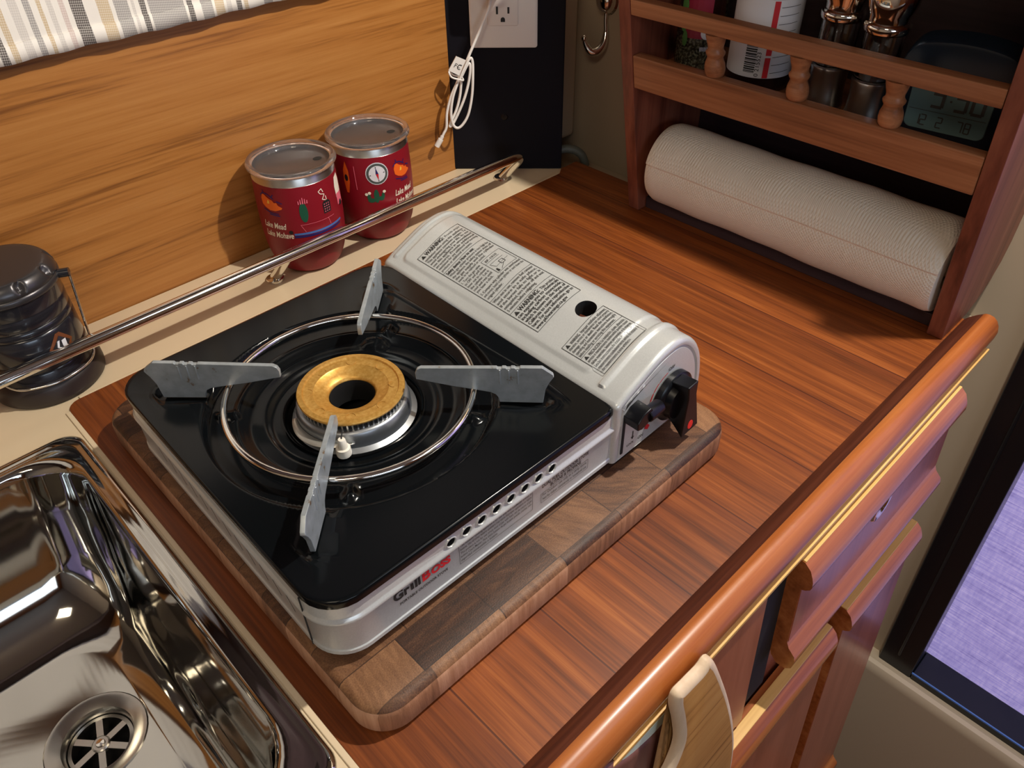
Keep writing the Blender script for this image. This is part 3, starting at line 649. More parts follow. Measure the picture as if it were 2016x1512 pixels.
# beige return of the bulkhead behind the post
bm = new(); box(bm, 0.700, WX, 0.7005, 0.7645, 0.0, 1.118); struct(finish(bm, 'trim_2', M['beige'], bevel=0.008, bseg=4))

# chrome hook on the bulkhead
hk = empty('wall_hook', (WX, 0.655, 0.16)); tag(hk, 'chrome coat hook on the beige bulkhead left of the spice rack', 'hook')
bm = new(); lathe(bm, [(0.0001,-0.016),(0.006,-0.0155),(0.0105,-0.0125),(0.013,-0.008),(0.0135,-0.003),(0.0155,-0.0005)], (0,0,0), 32, axis='x')
for v in bm.verts: v.co.z = v.co.z*1.25+0.026; v.co.y += 0.0
finish(bm, 'hook_base', M['chrome'], hk)
bm = new(); pth = [(-0.004,0,0.014),(-0.005,-0.001,0.0),(-0.006,-0.003,-0.012),(-0.010,-0.004,-0.024),(-0.017,-0.001,-0.032),(-0.024,0.005,-0.032),(-0.028,0.010,-0.024),(-0.029,0.012,-0.018)]
tube(bm, smooth_path(pth, 6), lambda t: 0.0026+0.0030*math.sin(min(1, max(0, (t-0.25)/0.7))*math.pi), 14); lathe(bm, [(0.0001,0.004),(0.003,0.003),(0.004,0),(0.003,-0.003),(0.0001,-0.004)], (-0.029,0.012,-0.017), 16)
finish(bm, 'hook_arm', M['chrome'], hk, angle=80)

# small grey hose in the back corner
bm = new(); tube(bm, smooth_path([(0.712,0.668,0.004),(0.724,0.664,0.013),(0.738,0.652,0.014),(0.748,0.643,0.006),(0.754,0.640,-0.01)], 6), 0.0055, 14); o = finish(bm, 'hose', M['rubber_grey'], angle=80); tag(o, 'short grey rubber hose poking up in the back corner beside the post', 'hose')

# ================================================================== CHROME RAIL
rl = empty('grab_rail', (0.305, 0.678, 0)); tag(rl, 'long chrome rail on short posts along the back of the counter', 'rail'); ro = Vector(rl.location)
RY, RZ, RR = 0.6385, 0.0450, 0.0060
bm = new(); pth = [(-0.75,RY,RZ),(0.0,RY,RZ),(0.3,RY,RZ),(0.56,RY,RZ),(0.605,RY,RZ),(0.622,RY+0.001,RZ-0.001),(0.634,RY+0.006,RZ-0.006),(0.639,RY+0.014,RZ-0.015),(0.637,RY+0.026,RZ-0.029),(0.635,RY+0.037,0.003)]
P_ = smooth_path([Vector(p)-ro for p in pth], 8); tube(bm, P_, RR, 24); finish(bm, 'rail_tube', M['chrome'], rl, angle=80)
for xx, nm in ((0.305, 'post'), (-0.35, 'post')):
    bm = new(); tube(bm, [Vector((xx, 0.678, 0.002))-ro, Vector((xx, RY+0.003, RZ-0.003))-ro], 0.0056, 20); finish(bm, nm, M['chrome'], rl, angle=50)
for xx in (0.305, 0.635, -0.35):
    bm = new(); lathe(bm, [(0.0001,0.0042),(0.0070,0.004),(0.0092,0.0026),(0.0098,0.0002)], Vector((xx,0.678,0))-ro, 32); finish(bm, 'base_flange', M['chrome'], rl)

# ================================================================== CUTTING BOARD
BX0, BX1, BY0, BY1, BZ = 0.083, 0.4330, 0.2008, 0.5700, 0.0280
cbd = empty('cutting_board', (BX0, BY0, 0.0012)); tag(cbd, 'thick end-grain butcher block cutting board under the camping stove', 'cutting board')
bm = new(); wd_, dp = BX1-BX0, BY1-BY0; L_ = []
for ins, z in ((0.0045,0.0),(0.0015,0.0012),(0.0,0.0045),(0.0,BZ-0.0085),(0.0008,BZ-0.0050),(0.0028,BZ-0.0024),(0.0058,BZ-0.0012)):
    L_.append(rrect(ins, wd_-ins, ins, dp-ins, 0.024-ins*0.6, z, 10))
loft(bm, L_, True, True); finish(bm, 'block', M['board'], cbd, angle=60)
BT = BZ

# ================================================================== STOVE
SC = Vector((0.257, 0.371, BT)); stv = empty('camping_stove', SC, R(-0.7))
tag(stv, 'portable silver and black single burner camping stove with a brass burner on the butcher block', 'stove')
def S(p): return Vector(p)-SC
def fin(bm, name, mat, par=None, **k):
    for v in bm.verts: v.co = v.co-SC
    return finish(bm, name, mat, par or stv, **k)
PX0, PX1, PY0, PY1, PZ = 0.0890, 0.3250, 0.2372, 0.5080, 0.0890
# pressed steel body
bm = new(); L_ = []
for ins, z in ((0.004,0.0345),(0.0022,0.0350),(0.0008,0.0368),(0.0010,0.0395),(0.0018,0.0402),(0.0018,0.0640),(0.0012,0.0655),(0.0002,0.0668),(0.0,0.0678),(0.0004,0.0690),(0.0016,0.0702),(0.0020,0.0712),(0.0020,0.0800),(0.0028,0.0822),(0.0042,0.0830),(0.0060,0.0820),(0.0065,0.0500)):
    L_.append(rrect(PX0-0.0015+ins, 0.4262-ins, PY0-0.001+ins, PY1+0.001-ins, 0.026-ins, z, 10))
loft(bm, L_, True, True); body = fin(bm, 'stove_body', [M['silver'], M['black_matte']], angle=30)
c_ = new()
for k in range(8): lathe(c_, [(0.0001,-0.006),(0.0033,-0.006),(0.0033,0.004),(0.0001,0.004)], Vector((0.177+0.01235*k, PY0+0.002, 0.0742))-SC, 20, axis='y')
for k in range(12):
    yv = 0.457-0.0155*k
    q = [c_.verts.new(S((xx, yv+a, zz))) for xx in (PX0-0.004, PX0+0.006) for a, zz in ((0,0.0620),(0.0016,0.0620),(-0.0075,0.0500),(-0.0091,0.0500))]
    for f in ((0,1,2,3),(7,6,5,4),(0,4,5,1),(1,5,6,2),(2,6,7,3),(3,7,4,0)): c_.faces.new([q[i] for i in f])
cut(body, c_, M['black_matte']); body.parent = stv
for v in ((PX0+0.02,PY0+0.02),(0.405,PY0+0.02),(PX0+0.02,PY1-0.02),(0.405,PY1-0.02)):
    bm = new(); lathe(bm, [(0.0001,BT+0.0004),(0.008,BT+0.0004),(0.009,BT+0.002),(0.0085,0.0360),(0.0001,0.0362)], (v[0],v[1],0), 20); fin(bm, 'foot', M['black_plastic'])
# pale rims around the vent holes
bm = new()
for k in range(8): lathe(bm, [(0.0034,0.0008),(0.0037,-0.0002),(0.0043,0.0000),(0.0047,0.0008)], (0.177+0.01235*k, PY0+0.0002, 0.0742), 20, axis='y')
vr = fin(bm, 'vent_rims', M['silver'])
# corner seam lines
bm = new(); tube(bm, [(PX0-0.0006,0.2625,0.0355),(PX0-0.0006,0.2625,0.082)], 0.0005, 6); fin(bm, 'seam', M['dark_slot'])

# black drip plate as a pressed sheet
BC = Vector((0.2032, 0.3742))
def sst(a, b, x): t = min(1, max(0, (x-a)/(b-a))); return t*t*(3-2*t)
LEGD = [R(135), R(-46.5), R(45), R(-134.5)]
TABS = [(0.0862,R(-56)),(0.0862,R(-126)),(0.0862,R(146)),(0.0862,R(36))]
def seg(px_, py_, ax, ay, bx_, by_):
    dx, dy = bx_-ax, by_-ay; t = max(0, min(1, ((px_-ax)*dx+(py_-ay)*dy)/(dx*dx+dy*dy))); return math.hypot(px_-ax-t*dx, py_-ay-t*dy)
def plate_h(x, y):
    dx, dy = x-BC.x, y-BC.y; d = math.hypot(dx, dy); z = PZ
    bead = min(seg(x,y,0.300,0.478,0.3085,0.286), seg(x,y,0.3085,0.286,0.3068,0.270), seg(x,y,0.3068,0.270,0.2985,0.262))
    z += 0.0011*(1-sst(0.0, 0.0024, bead))
    slot = 1e9
    for a in LEGD:
        ux, uy = math.cos(a), math.sin(a); t = dx*ux+dy*uy; wv2 = abs(-dx*uy+dy*ux); e1 = max(0.080-t, t-0.1310, 0.0)
        slot = min(slot, math.hypot(e1, wv2)-0.0088)
    if slot < 0.004: z += 0.0008*(1-sst(0.0, 0.0016, abs(slot-0.0012)))-0.0026*(1-sst(-0.0016, 0.0006, slot))
    zz = PZ-0.0062
    zz += 0.0016*(1-sst(0.0, 0.0040, abs(d-0.0800)))-0.0030*(1-sst(0.0700, 0.0780, d))-0.0030*(1-sst(0.0560, 0.0625, d))+0.0012*(1-sst(0.0476, 0.0492, d))
    z = min(z, zz) if d < 0.0985 else z*sst(0.0985,0.1020,d)+min(z, zz)*(1-sst(0.0985,0.1020,d))
    for r_, a in TABS:
        ux, uy = math.cos(a), math.sin(a); t = (dx*ux+dy*uy-r_)/0.0085; w3 = (-dx*uy+dy*ux)/0.0045; q = t*t+w3*w3
        if q < 1: z += 0.0042*(1-q)**0.6
    a = R(42); ux, uy = math.cos(a), math.sin(a); t = (dx*ux+dy*uy-0.0695)/0.0065; w3 = (-dx*uy+dy*ux)/0.0105; q = t*t+w3*w3
    if q < 1: z += 0.0032*(1-q)**0.5
    return z
bm = new()
NR, NA = 86, 200; rings = []
for i in range(NR+1):
    t = i/NR; rowv = []
    for j in range(NA):
        a = 2*math.pi*j/NA; ca, sa = math.cos(a), math.sin(a)
        # distance from the burner centre to the rounded outline along this direction
        lo_, hi_ = 0.05, 0.30
        for _ in range(22):
            md_ = (lo_+hi_)/2; X, Y = BC.x+ca*md_, BC.y+sa*md_
            rr = 0.0245 if X < 0.2 or Y > 0.4 else 0.006
            cxm = min(max(X, PX0+rr), PX1-rr); cym = min(max(Y, PY0+rr), PY1-rr)
            if math.hypot(X-cxm, Y-cym) < rr: lo_ = md_
            else: hi_ = md_
        r_ = 0.0475+(lo_-0.0475)*t; X, Y = BC.x+ca*r_, BC.y+sa*r_
        rowv.append(bm.verts.new((X, Y, plate_h(X, Y) if t < 1 else PZ-0.0003)))
    rings.append(rowv)
last = rings[-1]
for dz in ((0.0006,-0.0012),(0.0008,-0.0030),(0.0008,-0.0062),(-0.004,-0.0066)):
    rings.append([bm.verts.new((v.co.x+(v.co.x-BC.x)/math.hypot(v.co.x-BC.x, v.co.y-BC.y)*dz[0], v.co.y+(v.co.y-BC.y)/math.hypot(v.co.x-BC.x, v.co.y-BC.y)*dz[0], PZ+dz[1])) for v in last])
rings.insert(0, [bm.verts.new((v.co.x, v.co.y, v.co.z-0.003)) for v in rings[0]])
for i in range(len(rings)-1):
    for j in range(NA): bm.faces.new((rings[i][j], rings[i][(j+1) % NA], rings[i+1][(j+1) % NA], rings[i+1][j]))
fin(bm, 'drip_plate', M['black_gloss'], angle=50)
bm = new(); lathe(bm, [(0.050,0.0795),(0.046,0.070),(0.040,0.062),(0.0001,0.060)], (BC.x,BC.y,0), 48); fin(bm, 'burner_cup', M['black_matte'])
# burner
bur = empty('burner', S((BC.x, BC.y, 0.08))); bur.parent = stv; bo = Vector((BC.x, BC.y, 0.08))
bm = new(); lathe(bm, [(0.0360,0.0146),(0.0372,0.0148),(0.0375,0.0160),(0.0370,0.0168),(0.0335,0.0172),(0.0328,0.0160),(0.0322,0.0158),(0.0262,0.0158),(0.0255,0.0152),(0.0210,0.0136),(0.0178,0.0122),(0.0166,0.0112),(0.0160,0.0090),(0.0158,0.0020)], n=72)
for k in range(8):
    a = R(45*k+10); c = Vector((math.cos(a)*0.0295, math.sin(a)*0.0295, 0.0160)); P_ = [c+Vector((0.0034*math.cos(R(t)+a+math.pi-1.5), 0.0034*math.sin(R(t)+a+math.pi-1.5), 0)) for t in range(0, 181, 20)]; tube(bm, P_, 0.00022, 6)
finish(bm, 'burner_cap', M['brass'], bur, angle=40)
bm = new(); lathe(bm, [(0.0157,0.0100),(0.0152,0.0),(0.0150,-0.008)], n=48); lathe(bm, [(0.0345,0.0147),(0.0345,0.0095)], n=60); finish(bm, 'burner_throat', M['black_matte'], bur)
bm = new(); lathe(bm, [(0.0345,0.0095),(0.0368,0.0095),(0.0382,0.0090),(0.0392,0.0078),(0.0400,0.0040),(0.0404,-0.0030),(0.0440,-0.0050)], n=72)
finish(bm, 'burner_collar', M['leg_steel'], bur, angle=50)
bm = new()
for k in range(64):
    a = 2*math.pi*k/64; u_ = Vector((math.cos(a), math.sin(a), 0)); v_ = Vector((-u_.y, u_.x, 0))
    q = [bm.verts.new(u_*r_+v_*s_*0.00055+Vector((0,0,z_))) for r_ in (0.0340, 0.0360) for s_ in (-1, 1) for z_ in (0.0094, 0.0148)]
    for f in ((0,1,3,2),(4,6,7,5),(0,4,5,1),(2,3,7,6)): bm.faces.new([q[i] for i in f])
o = finish(bm, 'burner_teeth', M['brushed'], bur, smooth=False); o['kind'] = 'stuff'
for a0, a1 in ((158, 236), (8, 66)):
    bm = new(); prev = None
    for i in range(25):
        f_ = i/24; a = R(a0+(a1-a0)*f_); wd2 = 0.0062*math.sin(math.pi*min(1, 0.12+f_*0.88 if a0 == 158 else 1.0-f_*0.8))+0.0004
        cur = [bm.verts.new((r_*math.cos(a), r_*math.sin(a), z_)) for r_, z_ in ((0.0405,0.0016),(0.0405+wd2,0.0016))]
        if prev: bm.faces.new((prev[0], prev[1], cur[1], cur[0]))
        prev = cur
    finish(bm, 'burner_bracket', M['bracket'], bur, solid=0.0008)
ig = Vector((math.cos(R(-133))*0.0470, math.sin(R(-133))*0.0470, 0))
bm = new(); lathe(bm, [(0.0001,0.0128),(0.0022,0.0126),(0.0026,0.0118),(0.0034,0.0055),(0.0048,0.0050),(0.0052,0.0010),(0.0050,-0.001)], ig, 20); finish(bm, 'igniter', M['ceramic'], bur, angle=40)
bm = new(); tube(bm, [ig+Vector((0,0,0.0125)), ig*0.86+Vector((0,0,0.0150))], 0.0005, 8); finish(bm, 'igniter_wire', M['dark_slot'], bur)

# trivet: ring and four notched legs
tv = empty('trivet', S((BC.x, BC.y, PZ))); tv.parent = stv
bm = new(); tube(bm, [Vector((0.0856*math.cos(2*math.pi*k/96), 0.0856*math.sin(2*math.pi*k/96), 0.0066)) for k in range(96)], 0.0023, 14, True); finish(bm, 'trivet_ring', M['chrome'], tv, angle=80)
z_ = lambda v: v-PZ
LP = [(0.0468,0.1068),(0.0465,0.1120),(0.0478,0.1150),(0.0505,0.1166),(0.1020,0.1180),(0.1024,0.1172),(0.1052,0.1172),(0.1056,0.1182),(0.1082,0.1182),(0.1086,0.1174),(0.1112,0.1174),(0.1116,0.1184),(0.1142,0.1184),(0.1146,0.1176),(0.1172,0.1176),(0.1178,0.1186),(0.1325,0.1188),(0.1398,0.1130),(0.1404,0.1110),(0.1375,0.1060),(0.1350,0.1000),(0.1340,0.0920),(0.1335,0.0878),(0.1035,0.0878),(0.1028,0.0915),(0.1010,0.0945),(0.0975,0.0965),(0.0880,0.0984),(0.0700,0.1016)]
for a in LEGD:
    u_ = Vector((math.cos(a), math.sin(a), 0)); v_ = Vector((-u_.y, u_.x, 0)); bm = new()
    fs = prism(bm, LP, lambda r_, zz, d: u_*r_+v_*d+Vector((0,0,zz-PZ)), -0.0016, 0.0016)
    for k in range(3):     # pressed ribs below the notches
        r0 = 0.1038+0.006*k
        for s_ in (-1, 1): tube(bm, [u_*r0+v_*s_*0.0013+Vector((0,0,0.1165-PZ)), u_*(r0+0.0004)+v_*s_*0.0013+Vector((0,0,0.1045-PZ))], 0.0009, 8)
    finish(bm, 'trivet_leg', M['leg_metal'], tv, angle=25, bevel=0.0004)

# canister cover
TOPP = smooth_path([Vector(p+(0,)) for p in ((0.3262,0.0912),(0.335,0.0962),(0.3496,0.1030),(0.362,0.1085),(0.3709,0.1115),(0.380,0.1133),(0.3884,0.1137),(0.397,0.1120),(0.4065,0.1060),(0.4150,0.0965),(0.4215,0.0840),(0.4253,0.0690),(0.4267,0.0560),(0.4268,0.0380))], 8)
TOPP = [(p.x, p.y) for p in TOPP]
PRO = [(0.3236,0.0345),(0.3236,0.0600),(0.3236,0.0868),(0.3242,0.0892)]+TOPP
def offs(pts, d):
    out = []; n = len(pts)
    for i in range(n):
        a, c = pts[i-1], pts[(i+1) % n]
        if i == 0: a = (pts[0][0], pts[0][1]-0.01)
        if i == n-1: c = (pts[-1][0], pts[-1][1]-0.01)
        tx, ty = c[0]-a[0], c[1]-a[1]; l_ = math.hypot(tx, ty); out.append((pts[i][0]+(-ty/l_)*d, pts[i][1]+(tx/l_)*d))
    return out
arc = [0.0]
for i in range(1, len(PRO)): arc.append(arc[-1]+math.hypot(PRO[i][0]-PRO[i-1][0], PRO[i][1]-PRO[i-1][1]))
NRM = [( -(offs(PRO,-1)[i][0]-PRO[i][0]), -(offs(PRO,-1)[i][1]-PRO[i][1])) for i in range(len(PRO))]
CY0, CY1 = 0.2350, 0.5030
def emb(i, y):
    s_ = arc[i]; x = PRO[i][0]; z = PRO[i][1]; h = 0.0
    # raised label field
    sd = max(0.3330-x, (y-0.4855), 0.2690-y, (0.070-z) if x > 0.40 else -1)
    cxd = max(0.3390-x, 0); 
    if x < 0.3390 and (y > 0.4795 or y < 0.2750):
        yc = 0.4795 if y > 0.3 else 0.2750; sd = math.hypot(0.3390-x, y-yc)-0.006
    h += 0.0013*(1-sst(-0.0012, 0.0012, sd))
    rib = abs(y-0.2555)-0.0028
    if x > 0.3300: h += 0.0017*(1-sst(-0.0016, 0.0012, rib))
    rib = abs(y-0.4935)-0.0016
    if x > 0.3320: h += 0.0013*(1-sst(-0.0012, 0.0010, rib))
    if x < 0.3245: h = 0
    return h
bm = new(); ys = [(CY0, -0.0040), (CY0+0.0003,-0.0026), (CY0+0.0010,-0.0014), (CY0+0.0022,-0.0005), (CY0+0.0040, 0.0)]
yy = CY0+0.0052
while yy < CY1-0.006: ys.append((yy, 0.0)); yy += 0.0011
ys += [(CY1-0.0050,0.0),(CY1-0.0030,-0.0006),(CY1-0.0014,-0.0018),(CY1-0.0004,-0.0034),(CY1,-0.0052)]
L_ = []
for y, d in ys:
    q = offs(PRO, d); L_.append([(q[i][0]+NRM[i][0]*emb(i, y), y, q[i][1]+NRM[i][1]*emb(i, y)) for i in range(len(PRO))])
# front rim and recessed end face
def fl(d, y): q = offs(PRO, d); return [(a, y, b2) for a, b2 in q]
pre = [fl(-0.0082, CY0+0.0006), fl(-0.0076, CY0+0.0016), fl(-0.0068, CY0+0.0018), fl(-0.0064, CY0+0.0012), fl(-0.0058, CY0+0.0002)]
pre.insert(0, fl(-0.0120, CY0+0.0002))
L_ = pre+L_; Lv = loft(bm, L_, True, True)
cov = fin(bm, 'canister_cover', [M['silver'], M['black_matte']], angle=42)
c_ = new(); lathe(c_, [(0.0001,0.100),(0.0082,0.100),(0.0082,0.125),(0.0001,0.125)], (0.3715-SC.x,0.3085-SC.y,-SC.z), 32); cut(cov, c_, M['black_matte']); cov.parent = stv
bm = new(); tube(bm, smooth_path([(0.3725,0.3145,0.1015),(0.3725,0.306,0.1025),(0.3725,0.303,0.1005)], 4), 0.0022, 10); fin(bm, 'canister_tip', M['teak_shade_and_tip'])

def surf(u, v, lift=0.0016):
    """u: distance across the cover's top from its left edge, v: world y -> point on the cover"""
    s_ = arc[3]+u
    for i in range(1, len(arc)):
        if arc[i] >= s_: break
    t = (s_-arc[i-1])/(arc[i]-arc[i-1]); x = PRO[i-1][0]*(1-t)+PRO[i][0]*t; z = PRO[i-1][1]*(1-t)+PRO[i][1]*t
    nx_ = NRM[i-1][0]*(1-t)+NRM[i][0]*t; nz_ = NRM[i-1][1]*(1-t)+NRM[i][1]*t
    return Vector((x+nx_*lift, v, z+nz_*lift))
U0, U1 = 0.0172, 0.0655
def para(bm, lines, ytop, pitch, size, x0, x1, mi=0, bold=0.0, fn=surf, last=0.7):
    for k, s_ in enumerate(lines):
        wf_ = (x1-x0) if (k < len(lines)-1 or last is None) else (x1-x0)*last
        put_glyphs(bm, s_, size, fn, x0, ytop-pitch*(k+1)+pitch*0.25, width=wf_, mi=mi, bold=bold)
lab = new()
frame2d(lab, U0, 0.3255, U1, 0.4700, 0.00042, surf)
for yv in (0.4360, 0.3790, 0.3560): strip(lab, (U0, yv), (U1, yv), 0.00038, surf)
x0, x1 = U0+0.0018, U1-0.0016
def tri(x, y, h): poly2d(lab, [(x,y),(x+h*1.1,y),(x+h*0.55,y+h)], surf, 0, 0)
tri(x0, 0.4645, 0.0040); put_glyphs(lab, 'WARNING:', 0.0062, surf, x0+0.0052, 0.4645, width=0.0215, bold=0.00012)
put_glyphs(lab, 'Provide ample', 0.0040, surf, x0+0.0285, 0.4645, width=0.0160, mi=1)
para(lab, ['ventilation when using this appliance.', 'This appliance consumes oxygen. To', 'avoid endangering your life, do not', 'use this appliance in unventilated', 'structures. Provide additional', 'ventilation for any additional fuel burning', 'products or additional occupants.'], 0.4630, 0.00365, 0.0038, x0, x1, 1, 0.00004, last=0.8)
put_glyphs(lab, 'Safety device: How to use:', 0.0046, surf, x0, 0.4315, width=0.032, bold=0.0001)
para(lab, ['When gas cylinder pressure is too high for', 'the appliance, the safety system shuts off', 'the gas supply and the cylinder', 'needs to be replaced or cooled.'], 0.4305, 0.0036, 0.0037, x0, x1, 1, 0.00004)
para(lab, ['1. Turn the gas valve', 'to OFF and pull the', 'lever out to release', 'the cylinder. Let it', 'cool and rest until', 'you hear a click.'], 0.4155, 0.0036, 0.0037, x0, x0+0.0215, 1, 0.00004, last=0.9)
para(lab, ['2. Compare why cylinder was overheated', 'and correct. Install a new cylinder or cool down the', 'original cylinder.'], 0.3925, 0.0038, 0.0038, x0, x1, 1, 0.00005, last=0.4)
frame2d(lab, x0+0.0240, 0.3935, x1-0.0006, 0.4150, 0.0003, surf); put_glyphs(lab, 'BF-1010', 0.0036, surf, x0+0.0262, 0.4105, width=0.012)
strip(lab, (x0+0.0240,0.4092), (x1-0.0060,0.4092), 0.0003, surf); strip(lab, (x0+0.0260,0.4060), (x0+0.0400,0.4060), 0.0003, surf); strip(lab, (x0+0.0280,0.4000), (x0+0.0420,0.4020), 0.0003, surf); strip(lab, (x0+0.0280,0.4000), (x0+0.0260,0.4060), 0.0003, surf)
frame2d(lab, x0+0.0330,0.3990,x0+0.0370,0.4035,0.0004,surf); poly2d(lab, [(x0+0.0252,0.3945),(x0+0.0272,0.3945),(x0+0.0268,0.3985),(x0+0.0256,0.3985)], surf, 0, 0); strip(lab, (x0+0.0290,0.3945), (x0+0.0350,0.3990), 0.0003, surf)
para(lab, ['When not in use, remove fuel canister', 'and store in a safe place.', 'If the burner fails to light or is', 'extinguished, turn burner off and wait', '5 minutes before relighting.'], 0.3780, 0.0041, 0.0040, x0, x1, 1, 0.00005, last=0.72)
tri(x0, 0.3505, 0.0042); put_glyphs(lab, 'WARNING:', 0.0062, surf, x0+0.0054, 0.3505, width=0.0225, bold=0.00012); put_glyphs(lab, 'This product', 0.0042, surf, x0+0.0295, 0.3505, width=0.0150, bold=0.00004)
para(lab, ['can expose you to chemicals', 'including carbon monoxide,', 'which is known to the State of', 'California to cause reproductive', 'harm. For more information, go to', 'www.p65warnings.ca.gov'], 0.3498, 0.0039, 0.0043, x0, x1, 0, 0.00006, last=0.78)
V0, V1 = 0.2590, 0.3000; XA, XB = U0-0.0012, U1-0.0030
frame2d(lab, XA, V0, XB, V1, 0.0004, surf); strip(lab, (XA,0.2815), (XB,0.2815), 0.00036, surf)
tri(XA+0.0015, 0.2955, 0.0034); put_glyphs(lab, 'WARNING.  Improper installation, adjustment,', 0.0038, surf, XA+0.0065, 0.2955, width=XB-XA-0.0080, mi=0, bold=0.00005)
para(lab, ['alteration, service or maintenance can cause property', 'damage, injury or death. Read the installation,', 'operating and maintenance instructions thoroughly', 'before installing or servicing this equipment.'], 0.2950, 0.0033, 0.0036, XA+0.0015, XB-0.0015, 0, 0.00004, last=0.9)
tri(XA+0.0015, 0.2772, 0.0034); put_glyphs(lab, 'PRECAUCIÓN: La instalación, ajuste, alteración,', 0.0038, surf, XA+0.0065, 0.2772, width=XB-XA-0.0080, bold=0.00005)
para(lab, ['servicio o mantenimiento inadecuados pueden causar', 'daños materiales, lesiones personales o la muerte.', 'Lea las instrucciones de instalación, operación y', 'mantenimiento cuidadosamente antes de instalar o', 'dar mantenimiento a este artefacto.'], 0.2768, 0.0033, 0.0036, XA+0.0015, XB-0.0015, 0, 0.00004, last=0.72)
plabel(fin(lab, 'warning_labels', [M['ink'], M['ink_soft']], smooth=False), 'black printed warning text')

# lettering on the front face
def ff(u, v): return Vector((u, PY0+0.0004, v+0.0015))
lg = new()
put_glyphs(lg, 'Gr', 0.0110, ff, 0.1322, 0.0564, width=0.0118, bold=0.00042); put_glyphs(lg, 'll', 0.0110, ff, 0.1478, 0.0564, width=0.0042, bold=0.00042)
poly2d(lg, [(0.1448,0.0564),(0.1470,0.0564),(0.1468,0.0622),(0.1446,0.0622)], ff, 0, 0)
poly2d(lg, [(0.1448,0.0633),(0.1466,0.0633),(0.1470,0.0650),(0.1458,0.0668),(0.1446,0.0648)], ff, 1, 0)
put_glyphs(lg, 'B', 0.0112, ff, 0.1535, 0.0564, width=0.0062, mi=1, bold=0.0004); put_glyphs(lg, 'OSS', 0.0086, ff, 0.1603, 0.0564, width=0.0150, mi=1, bold=0.0004)
put_glyphs(lg, 'PORTABLE OUTDOOR STOVE', 0.0030, ff, 0.1360, 0.0502, width=0.0365, bold=0.00006)
put_glyphs(lg, 'DUAL FUEL OUTDOOR STOVE', 0.0046, ff, 0.2545, 0.0602, width=0.0455, bold=0.00006); put_glyphs(lg, 'BUTANE & PROPANE', 0.0044, ff, 0.2625, 0.0562, width=0.0300, bold=0.00008)
frame2d(lg, 0.2535, 0.0462, 0.2998, 0.0550, 0.00030, ff, 2)
para(lg, ['For Outdoor use only as a camp stove.', 'Not for indoor commercial or household use.'], 0.0549, 0.0040, 0.0034, 0.2550, 0.2985, 2, 0.00004, fn=ff, last=None)
frame2d(lg, 0.1822, 0.0462, 0.2456, 0.0648, 0.00030, ff, 2)
para(lg, ['This outdoor cooking appliance is for use only with GasMaster brands of', 'butane. Use of other butane canisters may cause improper operation or injury.', 'This product is not for use of any kind of gas with fuels can be traces of gas', 'butane Court Master. Para sitios butano de gas butano puedes cocinar con.', 'seguridad combustible o butano.'], 0.0644, 0.0034, 0.0030, 0.1832, 0.2448, 2, 0.00003, fn=ff, last=0.5)
plabel(fin(lg, 'front_lettering', [M['ink'], M['ink_red'], M['ink_soft']], smooth=False), 'black and red printed brand name and small text')

# control end: lever slot, dial marks, knob and lever
KX, KZ = 0.3855, 0.0665
def ef(u, v): return Vector((u, CY0-0.00015, v))
mk = new()
put_glyphs(mk, 'OFF', 0.0042, ef, 0.3800, 0.0905, bold=0.00006); put_glyphs(mk, 'ON', 0.0040, ef, 0.3520, 0.0415, bold=0.00006); put_glyphs(mk, 'LOCK', 0.0030, ef, 0.3395, 0.0420, bold=0.00003)
for a0, a1 in ((104,128),(130,148),(150,166),(168,184)):
    pr = None
    for i in range(7):
        a = R(a0+(a1-a0)*i/6); wd3 = 0.0006+0.0010*(a0-100)/84; cur = (mk.verts.new(ef(KX+0.0232*math.cos(a), KZ+0.0232*math.sin(a))), mk.verts.new(ef(KX+(0.0232+wd3)*math.cos(a), KZ+(0.0232+wd3)*math.sin(a))))
        if pr: mk.faces.new((pr[0], pr[1], cur[1], cur[0])).material_index = 1
        pr = cur
poly2d(mk, [(0.3590,0.0475),(0.3632,0.0445),(0.3655,0.0472),(0.3612,0.0520)], ef, 1, 1)
strip(mk, (0.3455,0.0545), (0.3455,0.0485), 0.0009, ef); poly2d(mk, [(0.3437,0.0490),(0.3473,0.0490),(0.3455,0.0462)], ef, 0, 0)
fin(mk, 'dial_marks', [M['ink'], M['ink_red']], smooth=False)
bm = new(); box(bm, 0.3330, 0.3352, CY0-0.0003, CY0+0.001, 0.0390, 0.0780); fin(bm, 'lever_slot', M['black_matte'], smooth=False)
kn = empty('control_knob', S((KX, CY0, KZ))); kn.parent = stv; ko = Vector((KX, CY0, KZ))
bm = new(); lathe(bm, [(0.0150,-0.0002),(0.0205,-0.0006),(0.0205,-0.0050),(0.0190,-0.0066),(0.0165,-0.0072),(0.0150,-0.0120),(0.0001,-0.0125)], n=48, axis='y'); finish(bm, 'knob_base', M['black_plastic'], kn, angle=40)
bm = new(); th = R(-6); dz = Vector((math.sin(th), 0, math.cos(th))); dx_ = Vector((dz.z, 0, -dz.x))
L_ = []
for t in [i/12 for i in range(13)]:
    y = -0.0060-0.0145*t; top_ = 0.0200+0.0020*t; bot = -(0.0185+0.0085*t**1.4); wt = 0.0062-0.0006*t; wb_ = 0.0072+0.0030*t
    L_.append([dz*top_+dx_*(-wt), dz*top_+dx_*wt, dz*(top_-0.012)+dx_*(wt*0.86), dz*(bot+0.014)+dx_*(wb_*0.8), dz*bot+dx_*wb_, dz*bot-dx_*wb_, dz*(bot+0.014)-dx_*(wb_*0.8), dz*(top_-0.012)-dx_*(wt*0.86)])
    L_[-1] = [p+Vector((0,y,0)) for p in L_[-1]]
